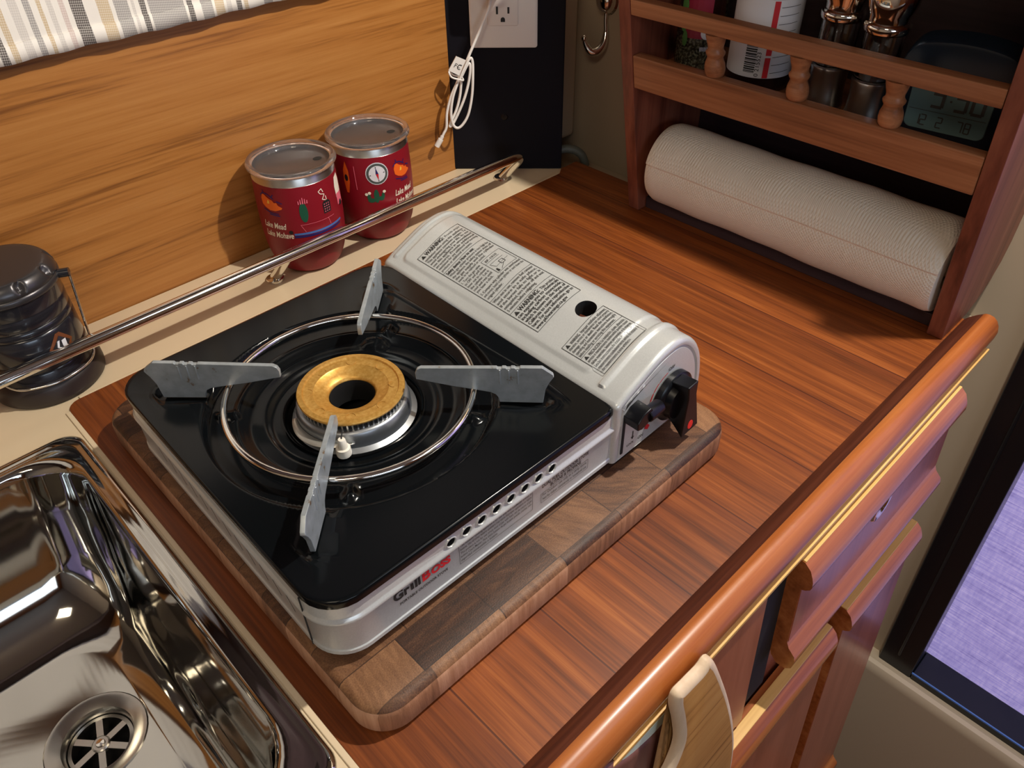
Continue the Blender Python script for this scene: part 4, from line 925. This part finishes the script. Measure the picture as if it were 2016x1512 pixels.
loft(bm, L_, True, True); finish(bm, 'knob_grip', M['black_plastic'], kn, angle=25, bevel=0.0009)
bm = new(); c = dz*(-0.0195)+Vector((0,-0.02055,0)); bm.faces.new([bm.verts.new(c+dz*0.0042*math.sin(2*math.pi*k/24)+dx_*0.0031*math.cos(2*math.pi*k/24)) for k in range(24)]); finish(bm, 'knob_dot', M['red_dot'], kn, smooth=False, solid=0.0003)
lv = empty('cartridge_lever', S((0.337, CY0, 0.074))); lv.parent = stv
bm = new(); prism(bm, [(-0.0040,0.0030),(0.0015,0.0085),(0.0100,0.0100),(0.0125,0.0060),(0.0110,-0.0020),(0.0015,-0.0050),(-0.0035,-0.0035)], lambda u, v, d: (u, d, v), -0.0125, 0.0010); finish(bm, 'lever_tab', M['black_plastic'], lv, angle=30, bevel=0.0008)
bm = new(); lathe(bm, [(0.0001,0.0085),(0.0050,0.0085),(0.0056,0.0092),(0.0056,0.0225),(0.0050,0.0236),(0.0001,0.0236)], (0,-0.0095,0.0020), 28, axis='x'); finish(bm, 'lever_grip', M['black_plastic'], lv, angle=40)

# ================================================================== TUMBLERS
MP = [(0.0260,0.0012),(0.0300,0.0020),(0.0335,0.0050),(0.0365,0.0110),(0.0396,0.0200),(0.0416,0.0320),(0.0427,0.0480),(0.0428,0.0650),(0.0424,0.0850),(0.0417,0.1030)]
def mr(z):
    for i in range(1, len(MP)):
        if MP[i][1] >= z: break
    t = (z-MP[i-1][1])/(MP[i][1]-MP[i-1][1]); return MP[i-1][0]*(1-t)+MP[i][0]*t
def tumbler(cx, cy, label):
    t = empty('tumbler', (cx, cy, 0.0)); tag(t, label, 'tumbler', 'pair of red tumblers')
    sp = smooth_path([Vector((r_, 0, z)) for r_, z in MP], 5)
    bm = new(); lathe(bm, [(0.0001,0.0012)]+[(p.x, p.z) for p in sp], n=72); finish(bm, 'tumbler_body', M['mug_red'], t, angle=60)
    bm = new(); lathe(bm, [(0.0417,0.1030),(0.0415,0.1032),(0.0413,0.1120),(0.0408,0.1126),(0.0400,0.1122),(0.0396,0.1080),(0.0392,0.0850),(0.0385,0.0500),(0.0350,0.0180),(0.0280,0.0090),(0.0001,0.0080)], n=72); finish(bm, 'steel_rim', M['brushed'], t, angle=50)
    bm = new(); lathe(bm, [(0.0395,0.1128),(0.0440,0.1120),(0.0449,0.1132),(0.0450,0.1150),(0.0440,0.1168),(0.0422,0.1174),(0.0402,0.1172),(0.0386,0.1160),(0.0372,0.1120),(0.0360,0.1096),(0.0345,0.1088),(0.0001,0.1086),(0.0001,0.1070),(0.0355,0.1072),(0.0372,0.1084),(0.0385,0.1110)], n=72)
    lid = finish(bm, 'lid', M['lid'], t, angle=70)
    bm = new(); a = R(-15); poly2d(bm, [(0.0265*math.cos(a)+0.0048*math.cos(R(k)), 0.0265*math.sin(a)+0.0040*math.sin(R(k))) for k in range(0, 360, 20)], lambda u, v: Vector((u, v, 0.1089)), 0, 0); finish(bm, 'sip_hole', M['dark_slot'], lid, smooth=False)
    return t
def wrap(th0, z0):
    def f(u, v, lift=0.00035):
        z = z0+v; r_ = mr(z)+lift; a = th0+u/0.0428; return Vector((r_*math.cos(a), r_*math.sin(a), z))
    return f
t1 = tumbler(0.356, 0.6880, 'red steel tumbler standing left of its twin, with lake names, campfire and cactus art')
t2 = tumbler(0.450, 0.6880, 'red steel tumbler nearer the navy corner post, with a compass drawing')
def fire(bm, f, s=1.0):
    poly2d(bm, [(s*a, s*b2) for a, b2 in ((-0.011,0.000),(-0.0118,0.006),(-0.010,0.0105),(-0.007,0.0108),(-0.004,0.0085),(-0.001,0.0070),(0.002,0.0060),(0.004,0.0035),(0.0065,0.0040),(0.008,0.0010),(0.012,-0.0010),(0.011,-0.0028),(0.004,-0.0052),(-0.002,-0.0050),(-0.007,-0.0030))], f, 0)
    g = lambda u, v: f(u, v, 0.0006)
    poly2d(bm, [(s*a, s*b2) for a, b2 in ((-0.0045,0.0020),(-0.0030,0.0060),(-0.0012,0.0050),(-0.0015,0.0020))], g, 1)
    for p in (((-0.0125,0.0090),(-0.0085,0.0125)),((-0.0085,0.0125),(-0.0030,0.0118)),((-0.0030,0.0118),(0.0040,0.0075)),((-0.0075,0.0125),(-0.0085,0.0155)),((0.0015,0.0090),(0.0042,0.0120)),((0.0065,0.0055),(0.0125,0.0032)),((-0.0105,-0.0050),(-0.0020,-0.0078)),((-0.0020,-0.0078),(0.0070,-0.0085)),((-0.0040,-0.0095),(0.0080,-0.0105))): strip(bm, (p[0][0]*s,p[0][1]*s), (p[1][0]*s,p[1][1]*s), 0.0011*s, f, 2)
bm = new(); f = wrap(R(-158), 0.0835); fire(bm, f); finish(bm, 'campfire_print', [M['orange'],M['yellow'],M['blue_ink']], t1, smooth=False)
bm = new(); f = wrap(R(-157), 0.0585); put_glyphs(bm, 'Lake Mead', 0.0094, f, -0.0155, 0.0, width=0.0270, shear=0.25, bold=0.00015); put_glyphs(bm, 'Lake Mohave', 0.0092, f, -0.0155, -0.0100, width=0.0325, shear=0.25, bold=0.00015); finish(bm, 'lake_lettering', M['cream_ink'], t1, smooth=False)
bm = new(); f = wrap(R(-115), 0.0770); poly2d(bm, [(0.0042*math.cos(R(k)), 0.0105*math.sin(R(k))-0.001) for k in range(0, 360, 24)], f, 0)
for k in range(5): poly2d(bm, [(-0.0042+k*0.0021,0.0085),(-0.0030+k*0.0021,0.0085),(-0.0032+k*0.0022,0.0150-abs(k-2)*0.0015),(-0.0040+k*0.0022,0.0150-abs(k-2)*0.0015)], lambda u, v: f(u, v, 0.0006), 1, 1)
finish(bm, 'cactus_print', [M['green_ink'],M['pink_ink']], t1, smooth=False)
bm = new(); f = wrap(R(-81), 0.0785)
poly2d(bm, [(-0.0045,-0.0095),(0.0045,-0.0095),(0.0050,0.0010),(0.0030,0.0035),(-0.0030,0.0035),(-0.0048,0.0010)], f, 0)
for i in range(4):
    for j in range(3): poly2d(bm, [(-0.0034+0.0026*j+a, -0.0080+0.0026*i+b2) for a, b2 in ((0,0),(0.0011,0),(0.0011,0.0011),(0,0.0011))], lambda u, v: f(u, v, 0.0006), 1, 0)
for p in (((0.0,0.0040),(-0.0040,0.0060)),((-0.0040,0.0060),(-0.0005,0.0105)),((-0.0005,0.0105),(-0.0050,0.0120)),((-0.0050,0.0120),(-0.0070,0.0150)),((-0.0070,0.0150),(-0.0030,0.0170)),((-0.0030,0.0170),(-0.0015,0.0130)),((0.0010,0.0040),(0.0005,0.0085))): strip(bm, p[0], p[1], 0.0008, f, 2)
finish(bm, 'lamp_print', [M['black_matte'],M['pink_ink'],M['cream_ink']], t1, smooth=False)
bm = new(); f = wrap(R(-50), 0.0830)
poly2d(bm, [(-0.0060,-0.0060),(0.0060,-0.0060),(0.0070,0.0100),(0.0040,0.0170),(-0.0040,0.0150),(-0.0065,0.0060)], f, 0); poly2d(bm, [(-0.0058,-0.0140),(0.0060,-0.0150),(0.0062,-0.0030),(-0.0060,-0.0020)], lambda u, v: f(u, v, 0.0005), 1)
poly2d(bm, [(0.0000+0.0030*math.cos(R(k)), -0.0135+0.0030*math.sin(R(k))) for k in range(0, 360, 30)], lambda u, v: f(u, v, 0.0008), 2, 1)
finish(bm, 'camper_print', [M['cream_ink'],M['pink_ink'],M['black_matte']], t1, smooth=False)
bm = new(); f = wrap(R(-98), 0.0520)
for a, b2, wd3, mi in (((-0.026,0.0010),(0.030,0.0020),0.0022,0),((-0.026,-0.0018),(0.028,-0.0010),0.0024,1),((-0.018,0.0110),(0.020,0.0115),0.0004,2),((-0.018,0.0110),(-0.014,0.0030),0.0004,2),((0.012,0.0112),(0.014,0.0030),0.0004,2)): strip(bm, a, b2, wd3, f, mi, 14)
poly2d(bm, [(-0.0290+0.0022*math.cos(R(k)), 0.0035+0.0022*math.sin(R(k))) for k in range(0, 360, 30)], f, 3, 1)
finish(bm, 'boat_print', [M['light_blue'],M['blue_ink'],M['pink_ink'],M['black_matte']], t1, smooth=False)

bm = new(); f = wrap(R(-117.5), 0.0855); g = lambda u, v: f(u, v, 0.0006); g2 = lambda u, v: f(u, v, 0.0009)
for r_, mi, ff_ in ((0.0122,1,f),(0.0112,0,g),(0.0088,1,g2)): poly2d(bm, [(r_*math.cos(R(k)), r_*math.sin(R(k))) for k in range(0, 360, 15)], ff_, mi)
g3 = lambda u, v: f(u, v, 0.0012)
poly2d(bm, [(-0.0014,0),(0.0014,0),(-0.0010,0.0068)], g3, 2, 0); poly2d(bm, [(0.0014,0),(-0.0014,0),(0.0010,-0.0068)], g3, 3, 0)
for a in (0, 90, 180, 270): strip(bm, (0.0066*math.cos(R(a+8)),0.0066*math.sin(R(a+8))), (0.0080*math.cos(R(a+8)),0.0080*math.sin(R(a+8))), 0.0008, g3, 4, 1)
finish(bm, 'compass_print', [M['grey_ring'],M['white_label'],M['blue_ink'],M['ink_red'],M['ink']], t2, smooth=False)
bm = new(); f = wrap(R(-122), 0.0560)
for cx_, cy_, a_, b2_ in ((0,0.0045,0.0028,0.0078),(-0.0055,0.0000,0.0042,0.0026),(0.0048,0.0015,0.0030,0.0026),(-0.0080,0.0035,0.0020,0.0036),(0.0070,0.0045,0.0017,0.0032)): poly2d(bm, [(cx_+a_*math.cos(R(k)), cy_+b2_*math.sin(R(k))) for k in range(0, 360, 24)], f, 0)
for cx_, cy_ in ((-0.0105,0.0072),(-0.0072,0.0086),(0.0085,0.0090)): poly2d(bm, [(cx_+0.0017*math.cos(R(k)), cy_+0.0017*math.sin(R(k))) for k in range(0, 360, 30)], lambda u, v: f(u, v, 0.0006), 1, 1)
finish(bm, 'flowering_cactus_print', [M['green_ink'],M['cream_ink']], t2, smooth=False)
bm = new(); f = wrap(R(-164), 0.0800)
poly2d(bm, [(0,0.0180),(0.0034,0.0080),(0.0038,-0.0040),(0.0012,-0.0170),(-0.0016,-0.0170),(-0.0038,-0.0040),(-0.0034,0.0080)], f, 0); poly2d(bm, [(0.0022*math.cos(R(k)), 0.0038*math.sin(R(k))) for k in range(0, 360, 30)], lambda u, v: f(u, v, 0.0006), 1, 1); strip(bm, (0.0105,0.0140), (0.0115,-0.0120), 0.0007, f, 2); finish(bm, 'kayak_print', [M['orange'],M['black_matte'],M['pink_ink']], t2, smooth=False)
bm = new(); f = wrap(R(-76), 0.0800); fire(bm, f); finish(bm, 'campfire_print', [M['orange'],M['yellow'],M['blue_ink']], t2, smooth=False)
bm = new(); f = wrap(R(-76), 0.0560); put_glyphs(bm, 'Lake Mead', 0.0094, f, -0.0135, 0.0, width=0.0270, shear=0.25, bold=0.00015); put_glyphs(bm, 'Lake Mohave', 0.0092, f, -0.0135, -0.0100, width=0.0325, shear=0.25, bold=0.00015); finish(bm, 'lake_lettering', M['cream_ink'], t2, smooth=False)

# ================================================================== LANTERN
ln_ = empty('camping_lantern', (0.076, 0.6830, 0.0)); tag(ln_, 'black collapsible camping lantern with a wire handle at the left end of the rail', 'lantern')
bm = new(); lathe(bm, [(0.0001,0.0002),(0.0440,0.0002),(0.0462,0.0020),(0.0466,0.0060),(0.0462,0.0150),(0.0445,0.0190),(0.0420,0.0215)], n=72); finish(bm, 'lantern_base', M['lantern_base'], ln_, angle=50)
bm = new(); lathe(bm, [(0.0420,0.0215),(0.0415,0.0225),(0.0412,0.0300),(0.0400,0.0315),(0.0412,0.0332),(0.0410,0.0380),(0.0398,0.0395),(0.0408,0.0412),(0.0405,0.0640),(0.0392,0.0655),(0.0404,0.0675),(0.0402,0.0710),(0.0390,0.0726),(0.0402,0.0745),(0.0402,0.0840),(0.0396,0.0850),(0.0400,0.0858),(0.0402,0.0980)], n=72); finish(bm, 'lantern_body', M['lantern_body'], ln_, angle=60)
bm = new(); lathe(bm, [(0.0402,0.0980),(0.0420,0.0986),(0.0426,0.1000),(0.0426,0.1030),(0.0418,0.1040),(0.0414,0.1044),(0.0418,0.1048),(0.0418,0.1075),(0.0410,0.1098),(0.0400,0.1118),(0.0388,0.1135),(0.0376,0.1148),(0.0362,0.1158),(0.0340,0.1162),(0.0300,0.1164),(0.0001,0.1165)], n=144)
for v in bm.verts:      # scalloped grip round the cap
    r_ = math.hypot(v.co.x, v.co.y); a = math.atan2(v.co.y, v.co.x)
    if 0.109 < v.co.z < 0.1152 and r_ > 0.0375:
        k = max(0.0, math.cos(9*a+0.6))**6; v.co.z -= 0.0030*k; sc_ = 1-0.075*k; v.co.x *= sc_; v.co.y *= sc_
finish(bm, 'lantern_cap', M['lantern_grey'], ln_, angle=60)
for a in (R(-27), R(153)):
    bm = new(); c = Vector((math.cos(a), math.sin(a), 0)); tube(bm, [c*0.040+Vector((0,0,0.1010)), c*0.0505+Vector((0,0,0.1010))], 0.0038, 16); finish(bm, 'handle_pivot', M['lantern_body'], ln_, angle=40)
bm = new(); P_ = []
for a, r_, z in ((-27,0.0500,0.1010),(-29,0.0495,0.0900),(-33,0.0478,0.0600),(-38,0.0474,0.0350),(-46,0.0480,0.0260),(-62,0.0482,0.0245),(-90,0.0482,0.0240),(-118,0.0482,0.0245),(-134,0.0480,0.0260),(-146,0.0474,0.0350),(-160,0.0478,0.0600),(-178,0.0495,0.0900),(-207,0.0500,0.1010)): P_.append((r_*math.cos(R(a)), r_*math.sin(R(a)), z))
tube(bm, smooth_path(P_, 6), 0.0011, 8); finish(bm, 'wire_handle', M['chrome'], ln_, angle=80)
def lw(th0, z0):
    return lambda u, v, lift=0.0004: Vector(((0.0406+lift)*math.cos(th0+u/0.0406), (0.0406+lift)*math.sin(th0+u/0.0406), z0+v))
bm = new(); f = lw(R(-70), 0.0500); g = lambda u, v: f(u, v, 0.0007)
poly2d(bm, [(-0.0115,0.0),(-0.002,0.0120),(0.002,0.0120),(0.0115,0.0),(0.002,-0.0120),(-0.002,-0.0120)], f, 0); poly2d(bm, [(-0.0085,0.0),(0.0,0.0090),(0.0085,0.0),(0.0,-0.0090)], g, 1)
g2 = lambda u, v: f(u, v, 0.0010); poly2d(bm, [(-0.0060,-0.0040),(-0.0042,-0.0040),(-0.0010,0.0050),(-0.0030,0.0050)], g2, 2, 0); poly2d(bm, [(0.0,-0.0020),(0.0040,-0.0020),(0.0045,0.0040),(0.0005,0.0040)], g2, 2, 0)
finish(bm, 'lantern_logo', [M['logo_brown'],M['lantern_body'],M['white_label']], ln_, smooth=False)

# ================================================================== SPICE RACK
rk = empty('spice_rack', (0.72, 0.326, 0.0012)); tag(rk, 'teak spice rack on the bulkhead with a turned gallery rail above a paper towel bar', 'rack'); ko2 = Vector(rk.location)
def fin2(bm, name, mat, par=None, **k):
    for v in bm.verts: v.co = v.co-ko2
    return finish(bm, name, mat, par or rk, **k)
RT = 0.385  # sides raised past the view to widen the shadow on the counter
def xf(z): return 0.688-0.2*z
side = [(xf(0.0015),0.0015),(xf(RT-0.020),RT-0.020),(xf(RT-0.012)+0.002,RT-0.010),(xf(RT)+0.010,RT-0.003),(xf(RT)+0.022,RT),(0.7985,RT),(0.7985,0.060),(0.794,0.040),(0.782,0.022),(0.764,0.010),(0.742,0.0015)]
for ya, yb in ((0.1395,0.1540),(0.4985,0.5130)):
    bm = new(); prism(bm, side, lambda u, v, d: (u, d, v), ya, yb); fin2(bm, 'side_panel', M['teak_rack_v'], bevel=0.0008)
ya, yb = 0.1545, 0.4980
def slant(z0, z1, dep, name, mat, bev=0.001):
    bm = new(); prism(bm, [(xf(z0),z0),(xf(z1),z1),(xf(z1)+dep,z1+0.0005),(xf(z0)+dep,z0)], lambda u, v, d: (u, d, v), ya, yb); return fin2(bm, name, mat, bevel=bev)
slant(0.2275, 0.2425, 0.0130, 'gallery_rail', M['teak_rack']); slant(0.1535, 0.1880, 0.0135, 'shelf_edge', M['teak_rack'], 0.0015)
bm = new(); box(bm, 0.662, 0.790, ya, yb, 0.1600, 0.1690); fin2(bm, 'shelf', M['teak_rack'])
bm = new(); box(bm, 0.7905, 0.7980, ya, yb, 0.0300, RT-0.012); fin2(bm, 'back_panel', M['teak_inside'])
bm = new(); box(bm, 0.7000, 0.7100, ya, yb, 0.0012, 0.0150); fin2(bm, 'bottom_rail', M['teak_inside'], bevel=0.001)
for yc in (0.4050, 0.3190, 0.2345):
    bm = new(); pr_ = [(0.0001,0.0),(0.0075,0.0),(0.0092,0.0025),(0.0098,0.0070),(0.0094,0.0120),(0.0078,0.0165),(0.0074,0.0185),(0.0088,0.0210),(0.0092,0.0230),(0.0074,0.0255),(0.0072,0.0280),(0.0082,0.0320),(0.0094,0.0370),(0.0096,0.0392),(0.0001,0.0395)]
    lathe(bm, pr_, (0,0,0), 24)
    for v in bm.verts: z = v.co.z; v.co = Vector((xf(0.188+z)+0.0075+v.co.x, yc+v.co.y, 0.1882+z))
    fin2(bm, 'baluster', M['teak_rack'], angle=50)
bm = new(); box(bm, xf(RT)+0.014, 0.7985, 0.1545, 0.4980, RT-0.0150, RT-0.0045); fin2(bm, 'shadow_board', M['teak_rack'])  # unseen board added to cast the rack's shadow on the counter
# towel bar and roll
bm = new(); tube(bm, [(0.7100,0.1535,0.0600),(0.7100,0.4990,0.0600)], 0.0085, 20); fin2(bm, 'towel_bar', M['pale_wood_and_glare'], angle=50)
tr = empty('paper_towel_roll', (0.710, 0.3195, 0.0600)); tag(tr, 'white quilted paper towel roll hanging under the spice rack shelf', 'paper towel')
bm = new(); prof_t = []
n_ = 160; y0_, y1_ = -0.1605, 0.1615; stn = 70
def rr_(a, y):
    a2 = (a/(2*math.pi)) % 1.0
    r_ = 0.0455-0.0018*a2                                     # last sheet's free edge makes a small step
    return r_+0.00045*math.sin(y*38+a*2)+0.0003*math.sin(y*95+a)
A0 = R(163)
loops = []
for k in range(stn+1):
    y = y0_+(y1_-y0_)*k/stn; e1 = min(k, stn-k); rd = {0: -0.0022, 1: -0.0004}.get(e1, 0.0)
    loops.append([( (rr_(2*math.pi*j/n_, y)+rd)*math.cos(A0-2*math.pi*j/n_), y, (rr_(2*math.pi*j/n_, y)+rd)*math.sin(A0-2*math.pi*j/n_)) for j in range(n_)])
inner = lambda y: [(0.0205*math.cos(A0-2*math.pi*j/n_), y, 0.0205*math.sin(A0-2*math.pi*j/n_)) for j in range(n_)]
loops = [inner(y0_)]+loops+[inner(y1_)]
loft(bm, loops); finish(bm, 'towels', M['paper'], tr, angle=40)
bm = new(); lathe(bm, [(0.0204,y0_+0.0005),(0.0204,y1_-0.0005),(0.0190,y1_-0.0005),(0.0190,y0_+0.0005),(0.0204,y0_+0.0005)], (0,0,0), 40, axis='y'); finish(bm, 'cardboard_core', M['card'], tr, angle=50)

# ---- things on the rack shelf (shelf top z = 0.169)
SZ = 0.1692
jr = empty('herb_jar', (0.7180, 0.4660, SZ)); tag(jr, 'clear herb jar with a green and dark red label, leftmost on the spice rack', 'jar')
bm = new(); lathe(bm, [(0.0001,0.0004),(0.0215,0.0004),(0.0232,0.0030),(0.0235,0.0080),(0.0235,0.0760),(0.0200,0.0850),(0.0190,0.0900)], n=48); finish(bm, 'jar_glass', M['clear'], jr, angle=50)
bm = new(); lathe(bm, [(0.0001,0.0025),(0.0212,0.0028),(0.0218,0.0060),(0.0218,0.0330),(0.0001,0.0360)], n=40); m_, nt, b = nodes('dried_herbs'); n1 = noise(nt, mapping(nt, (420,420,420)), 1, 2); nt.links.new(ramp(nt, n1, [(0.35, rgb(40,38,30)), (0.5, rgb(96,90,66)), (0.62, rgb(168,160,130))]), b.inputs['Base Color']); setp(b, rough=0.9); bump(nt, b, n1, 0.8, 0.002)
finish(bm, 'dried_herbs', m_, jr, angle=50)
def jw(th0, z0, r0): return lambda u, v, lift=0.0003: Vector(((r0+lift)*math.cos(th0+u/r0), (r0+lift)*math.sin(th0+u/r0), z0+v))
bm = new(); f = jw(R(-160), 0.050, 0.0236)
pl_ = lambda x0, x1, z0_, z1_, mi, ff_=f: poly2d(bm, [(x0,z0_),(x1,z0_),(x1,z1_),(x0,z1_)], ff_, mi, 4)
pl_(-0.0100,0.0150,-0.0170,0.0300,0); g = lambda u, v: f(u, v, 0.0006)
for cx_, cy_, a_, b2_ in ((-0.0125,-0.004,0.0040,0.0085),(-0.0100,-0.018,0.0030,0.0075),(-0.0135,0.012,0.0042,0.0085)): poly2d(bm, [(cx_+a_*math.cos(R(k)), cy_+b2_*math.sin(R(k))) for k in range(0, 360, 24)], g, 1)
poly2d(bm, [(0.0120+0.0062*math.cos(R(k)), -0.0115+0.0062*math.sin(R(k))) for k in range(0, 360, 24)], g, 2)
for k in range(9): strip(bm, (0.0070+k*0.0014,-0.0285), (0.0070+k*0.0014,-0.0245), 0.0008, g, 2, 1)
finish(bm, 'jar_label', [M['jar_red'],M['green_leaf'],M['white_label']], jr, smooth=False)
bm = new(); lathe(bm, [(0.0195,0.0880),(0.0215,0.0890),(0.0215,0.1080),(0.0205,0.1090),(0.0001,0.1090)], n=40); finish(bm, 'jar_cap', M['black_plastic'], jr, angle=40)

vb = empty('supplement_bottle', (0.7160, 0.3930, SZ)); tag(vb, 'dark bottle with a white label, red stripes and a barcode on the rack shelf', 'bottle')
bm = new(); lathe(bm, [(0.0001,0.0004),(0.0270,0.0004),(0.0296,0.0025),(0.0305,0.0070),(0.0305,0.0860),(0.0280,0.0950),(0.0200,0.1000),(0.0195,0.1040)], n=56); finish(bm, 'bottle_body', M['glass_amber'], vb, angle=50)
bm = new(); lathe(bm, [(0.0195,0.1035),(0.0225,0.1040),(0.0225,0.1220),(0.0210,0.1235),(0.0001,0.1235)], n=48); finish(bm, 'bottle_cap', M['white_plastic'], vb, angle=40)
bm = new(); lathe(bm, [(0.0307,0.0150),(0.0308,0.0152),(0.0308,0.0838),(0.0307,0.0840)], n=72)
f = jw(R(-150), 0.050, 0.0308); g = lambda u, v: f(u, v, 0.0004)
for x_ in ((0.0035,0.0085),): 
    for z0_, z1_ in ((-0.0345,-0.0160),(-0.0140,0.0330)): poly2d(bm, [(x_[0],z0_),(x_[1],z0_),(x_[1],z1_),(x_[0],z1_)], g, 1, 3)
zz = -0.0300; random.seed(3)
while zz < -0.0040: wd4 = random.choice((0.0005,0.0008,0.0013)); strip(bm, (-0.0150,zz), (-0.0045,zz), wd4, g, 2, 4); zz += wd4+random.choice((0.0006,0.0010))
V_, F_ = glyphs('0 215523', 0.0060); vv = [bm.verts.new(g(-0.0005-v.y*0.9, -0.0335+v.x)) for v in V_]
for q in F_: bm.faces.new([vv[i] for i in q]).material_index = 2
for k in range(9): strip(bm, (0.0100,-0.0300+k*0.0072), (0.0300,-0.0290+k*0.0072), 0.00045, g, 3, 8)
finish(bm, 'bottle_label', [M['white_label'],M['ink_red'],M['ink'],M['ink_soft']], vb, angle=60)

def mill(cx_, cy_, label):
    t = empty('pepper_mill', (cx_, cy_, SZ)); tag(t, label, 'pepper mill', 'steel and clear pepper mills')
    bm = new(); lathe(bm, [(0.0001,0.0004),(0.0170,0.0004),(0.0178,0.0015),(0.0178,0.0040),(0.0160,0.0120),(0.0158,0.0230),(0.0166,0.0340),(0.0172,0.0360),(0.0172,0.0375),(0.0150,0.0385)], n=48); finish(bm, 'steel_base', M['brushed'], t, angle=50)
    bm = new(); lathe(bm, [(0.0162,0.0380),(0.0165,0.0400),(0.0165,0.0760),(0.0140,0.0762),(0.0140,0.0400),(0.0130,0.0385)], n=48); finish(bm, 'clear_barrel', M['clear'], t, angle=50)
    bm = new(); lathe(bm, [(0.0001,0.0386),(0.0128,0.0388),(0.0132,0.0500),(0.0001,0.0560)], n=32); finish(bm, 'peppercorns', M['pepper'], t, angle=50)
    bm = new(); lathe(bm, [(0.0150,0.0765),(0.0182,0.0770),(0.0190,0.0790),(0.0190,0.0820),(0.0180,0.0840),(0.0160,0.0850),(0.0165,0.0900),(0.0195,0.0960),(0.0205,0.1040),(0.0190,0.1130),(0.0140,0.1190),(0.0001,0.1210)], n=56); finish(bm, 'mill_head', M['chrome'], t, angle=40)
mill(0.7080, 0.3180, 'steel and clear pepper mill beside the white-labelled bottle'); mill(0.6985, 0.2740, 'steel and clear pepper mill beside the dark clock')

ck_ = empty('digital_clock', (0.7150, 0.2080, SZ), 0); tag(ck_, 'dark digital clock with a grey display standing on the rack by its right side', 'clock')
ck_.rotation_euler = (0, R(-10), R(8))
bm = new(); L_ = []
def co_(ins):
    base = [(-0.041,0.002),(0.041,0.002),(0.044,0.012),(0.046,0.040),(0.0455,0.062),(0.040,0.076),(0.028,0.083),(0.0,0.0860),(-0.028,0.083),(-0.040,0.076),(-0.0455,0.062),(-0.046,0.040),(-0.044,0.012)]
    return [(p[0]*(1-ins/0.046), 0.043+(p[1]-0.043)*(1-ins/0.043)) for p in base]
for ins, x in ((0.003,-0.012),(0.001,-0.0112),(0.0,-0.009),(0.0,0.010),(0.003,0.014)): L_.append([(x, p[0], p[1]) for p in [(q.x, q.y) for q in smooth_path([Vector(a+(0,)) for a in co_(ins)], 5, True)]])
loft(bm, L_, True, True); bmesh.ops.triangulate(bm, faces=[f for f in bm.faces if len(f.verts) > 4]); finish(bm, 'clock_case', M['clock_body'], ck_, angle=35)
bm = new(); loft(bm, [[(-0.0122, p[0], p[1]) for p in rrect(-0.032,0.032,0.010,0.062,0.006,0)], [(-0.0128, p[0], p[1]) for p in rrect(-0.0315,0.0315,0.0105,0.0615,0.006,0)]], False, True); sc = finish(bm, 'clock_display', M['lcd'], ck_, smooth=False)
def df(u, v): return Vector((-0.0131, -u, v))
SEG = {'0':'abcdef','1':'bc','2':'abged','3':'abgcd','4':'fgbc','5':'afgcd','6':'afgedc','7':'abc','8':'abcdefg','9':'abcdfg'}
def digit(bm, ch, x, y, w_, h_, t):
    P7 = {'a':((x,y+h_),(x+w_,y+h_)),'b':((x+w_,y+h_),(x+w_,y+h_/2)),'c':((x+w_,y+h_/2),(x+w_,y)),'d':((x,y),(x+w_,y)),'e':((x,y),(x,y+h_/2)),'f':((x,y+h_/2),(x,y+h_)),'g':((x,y+h_/2),(x+w_,y+h_/2))}
    for s_ in SEG[ch]: strip(bm, P7[s_][0], P7[s_][1], t, df, 0, 1)
bm = new()
for ch_, x in (('3',-0.014),('3',0.004),('0',0.017)): digit(bm, ch_, x, 0.032, 0.0085, 0.022, 0.0026)
for yv in (0.038, 0.047): poly2d(bm, [(-0.0005,yv),(0.0012,yv),(0.0012,yv+0.0017),(-0.0005,yv+0.0017)], df, 0, 0)
for ch_, x in (('1',-0.024),('2',-0.019),('2',-0.006),('7',0.010),('8',0.016)): digit(bm, ch_, x, 0.0145, 0.0040, 0.0090, 0.0011)
strip(bm, (-0.030,0.0275), (0.030,0.0275), 0.0005, df, 0, 1)
finish(bm, 'clock_digits', M['ink_soft'], sc, smooth=False)
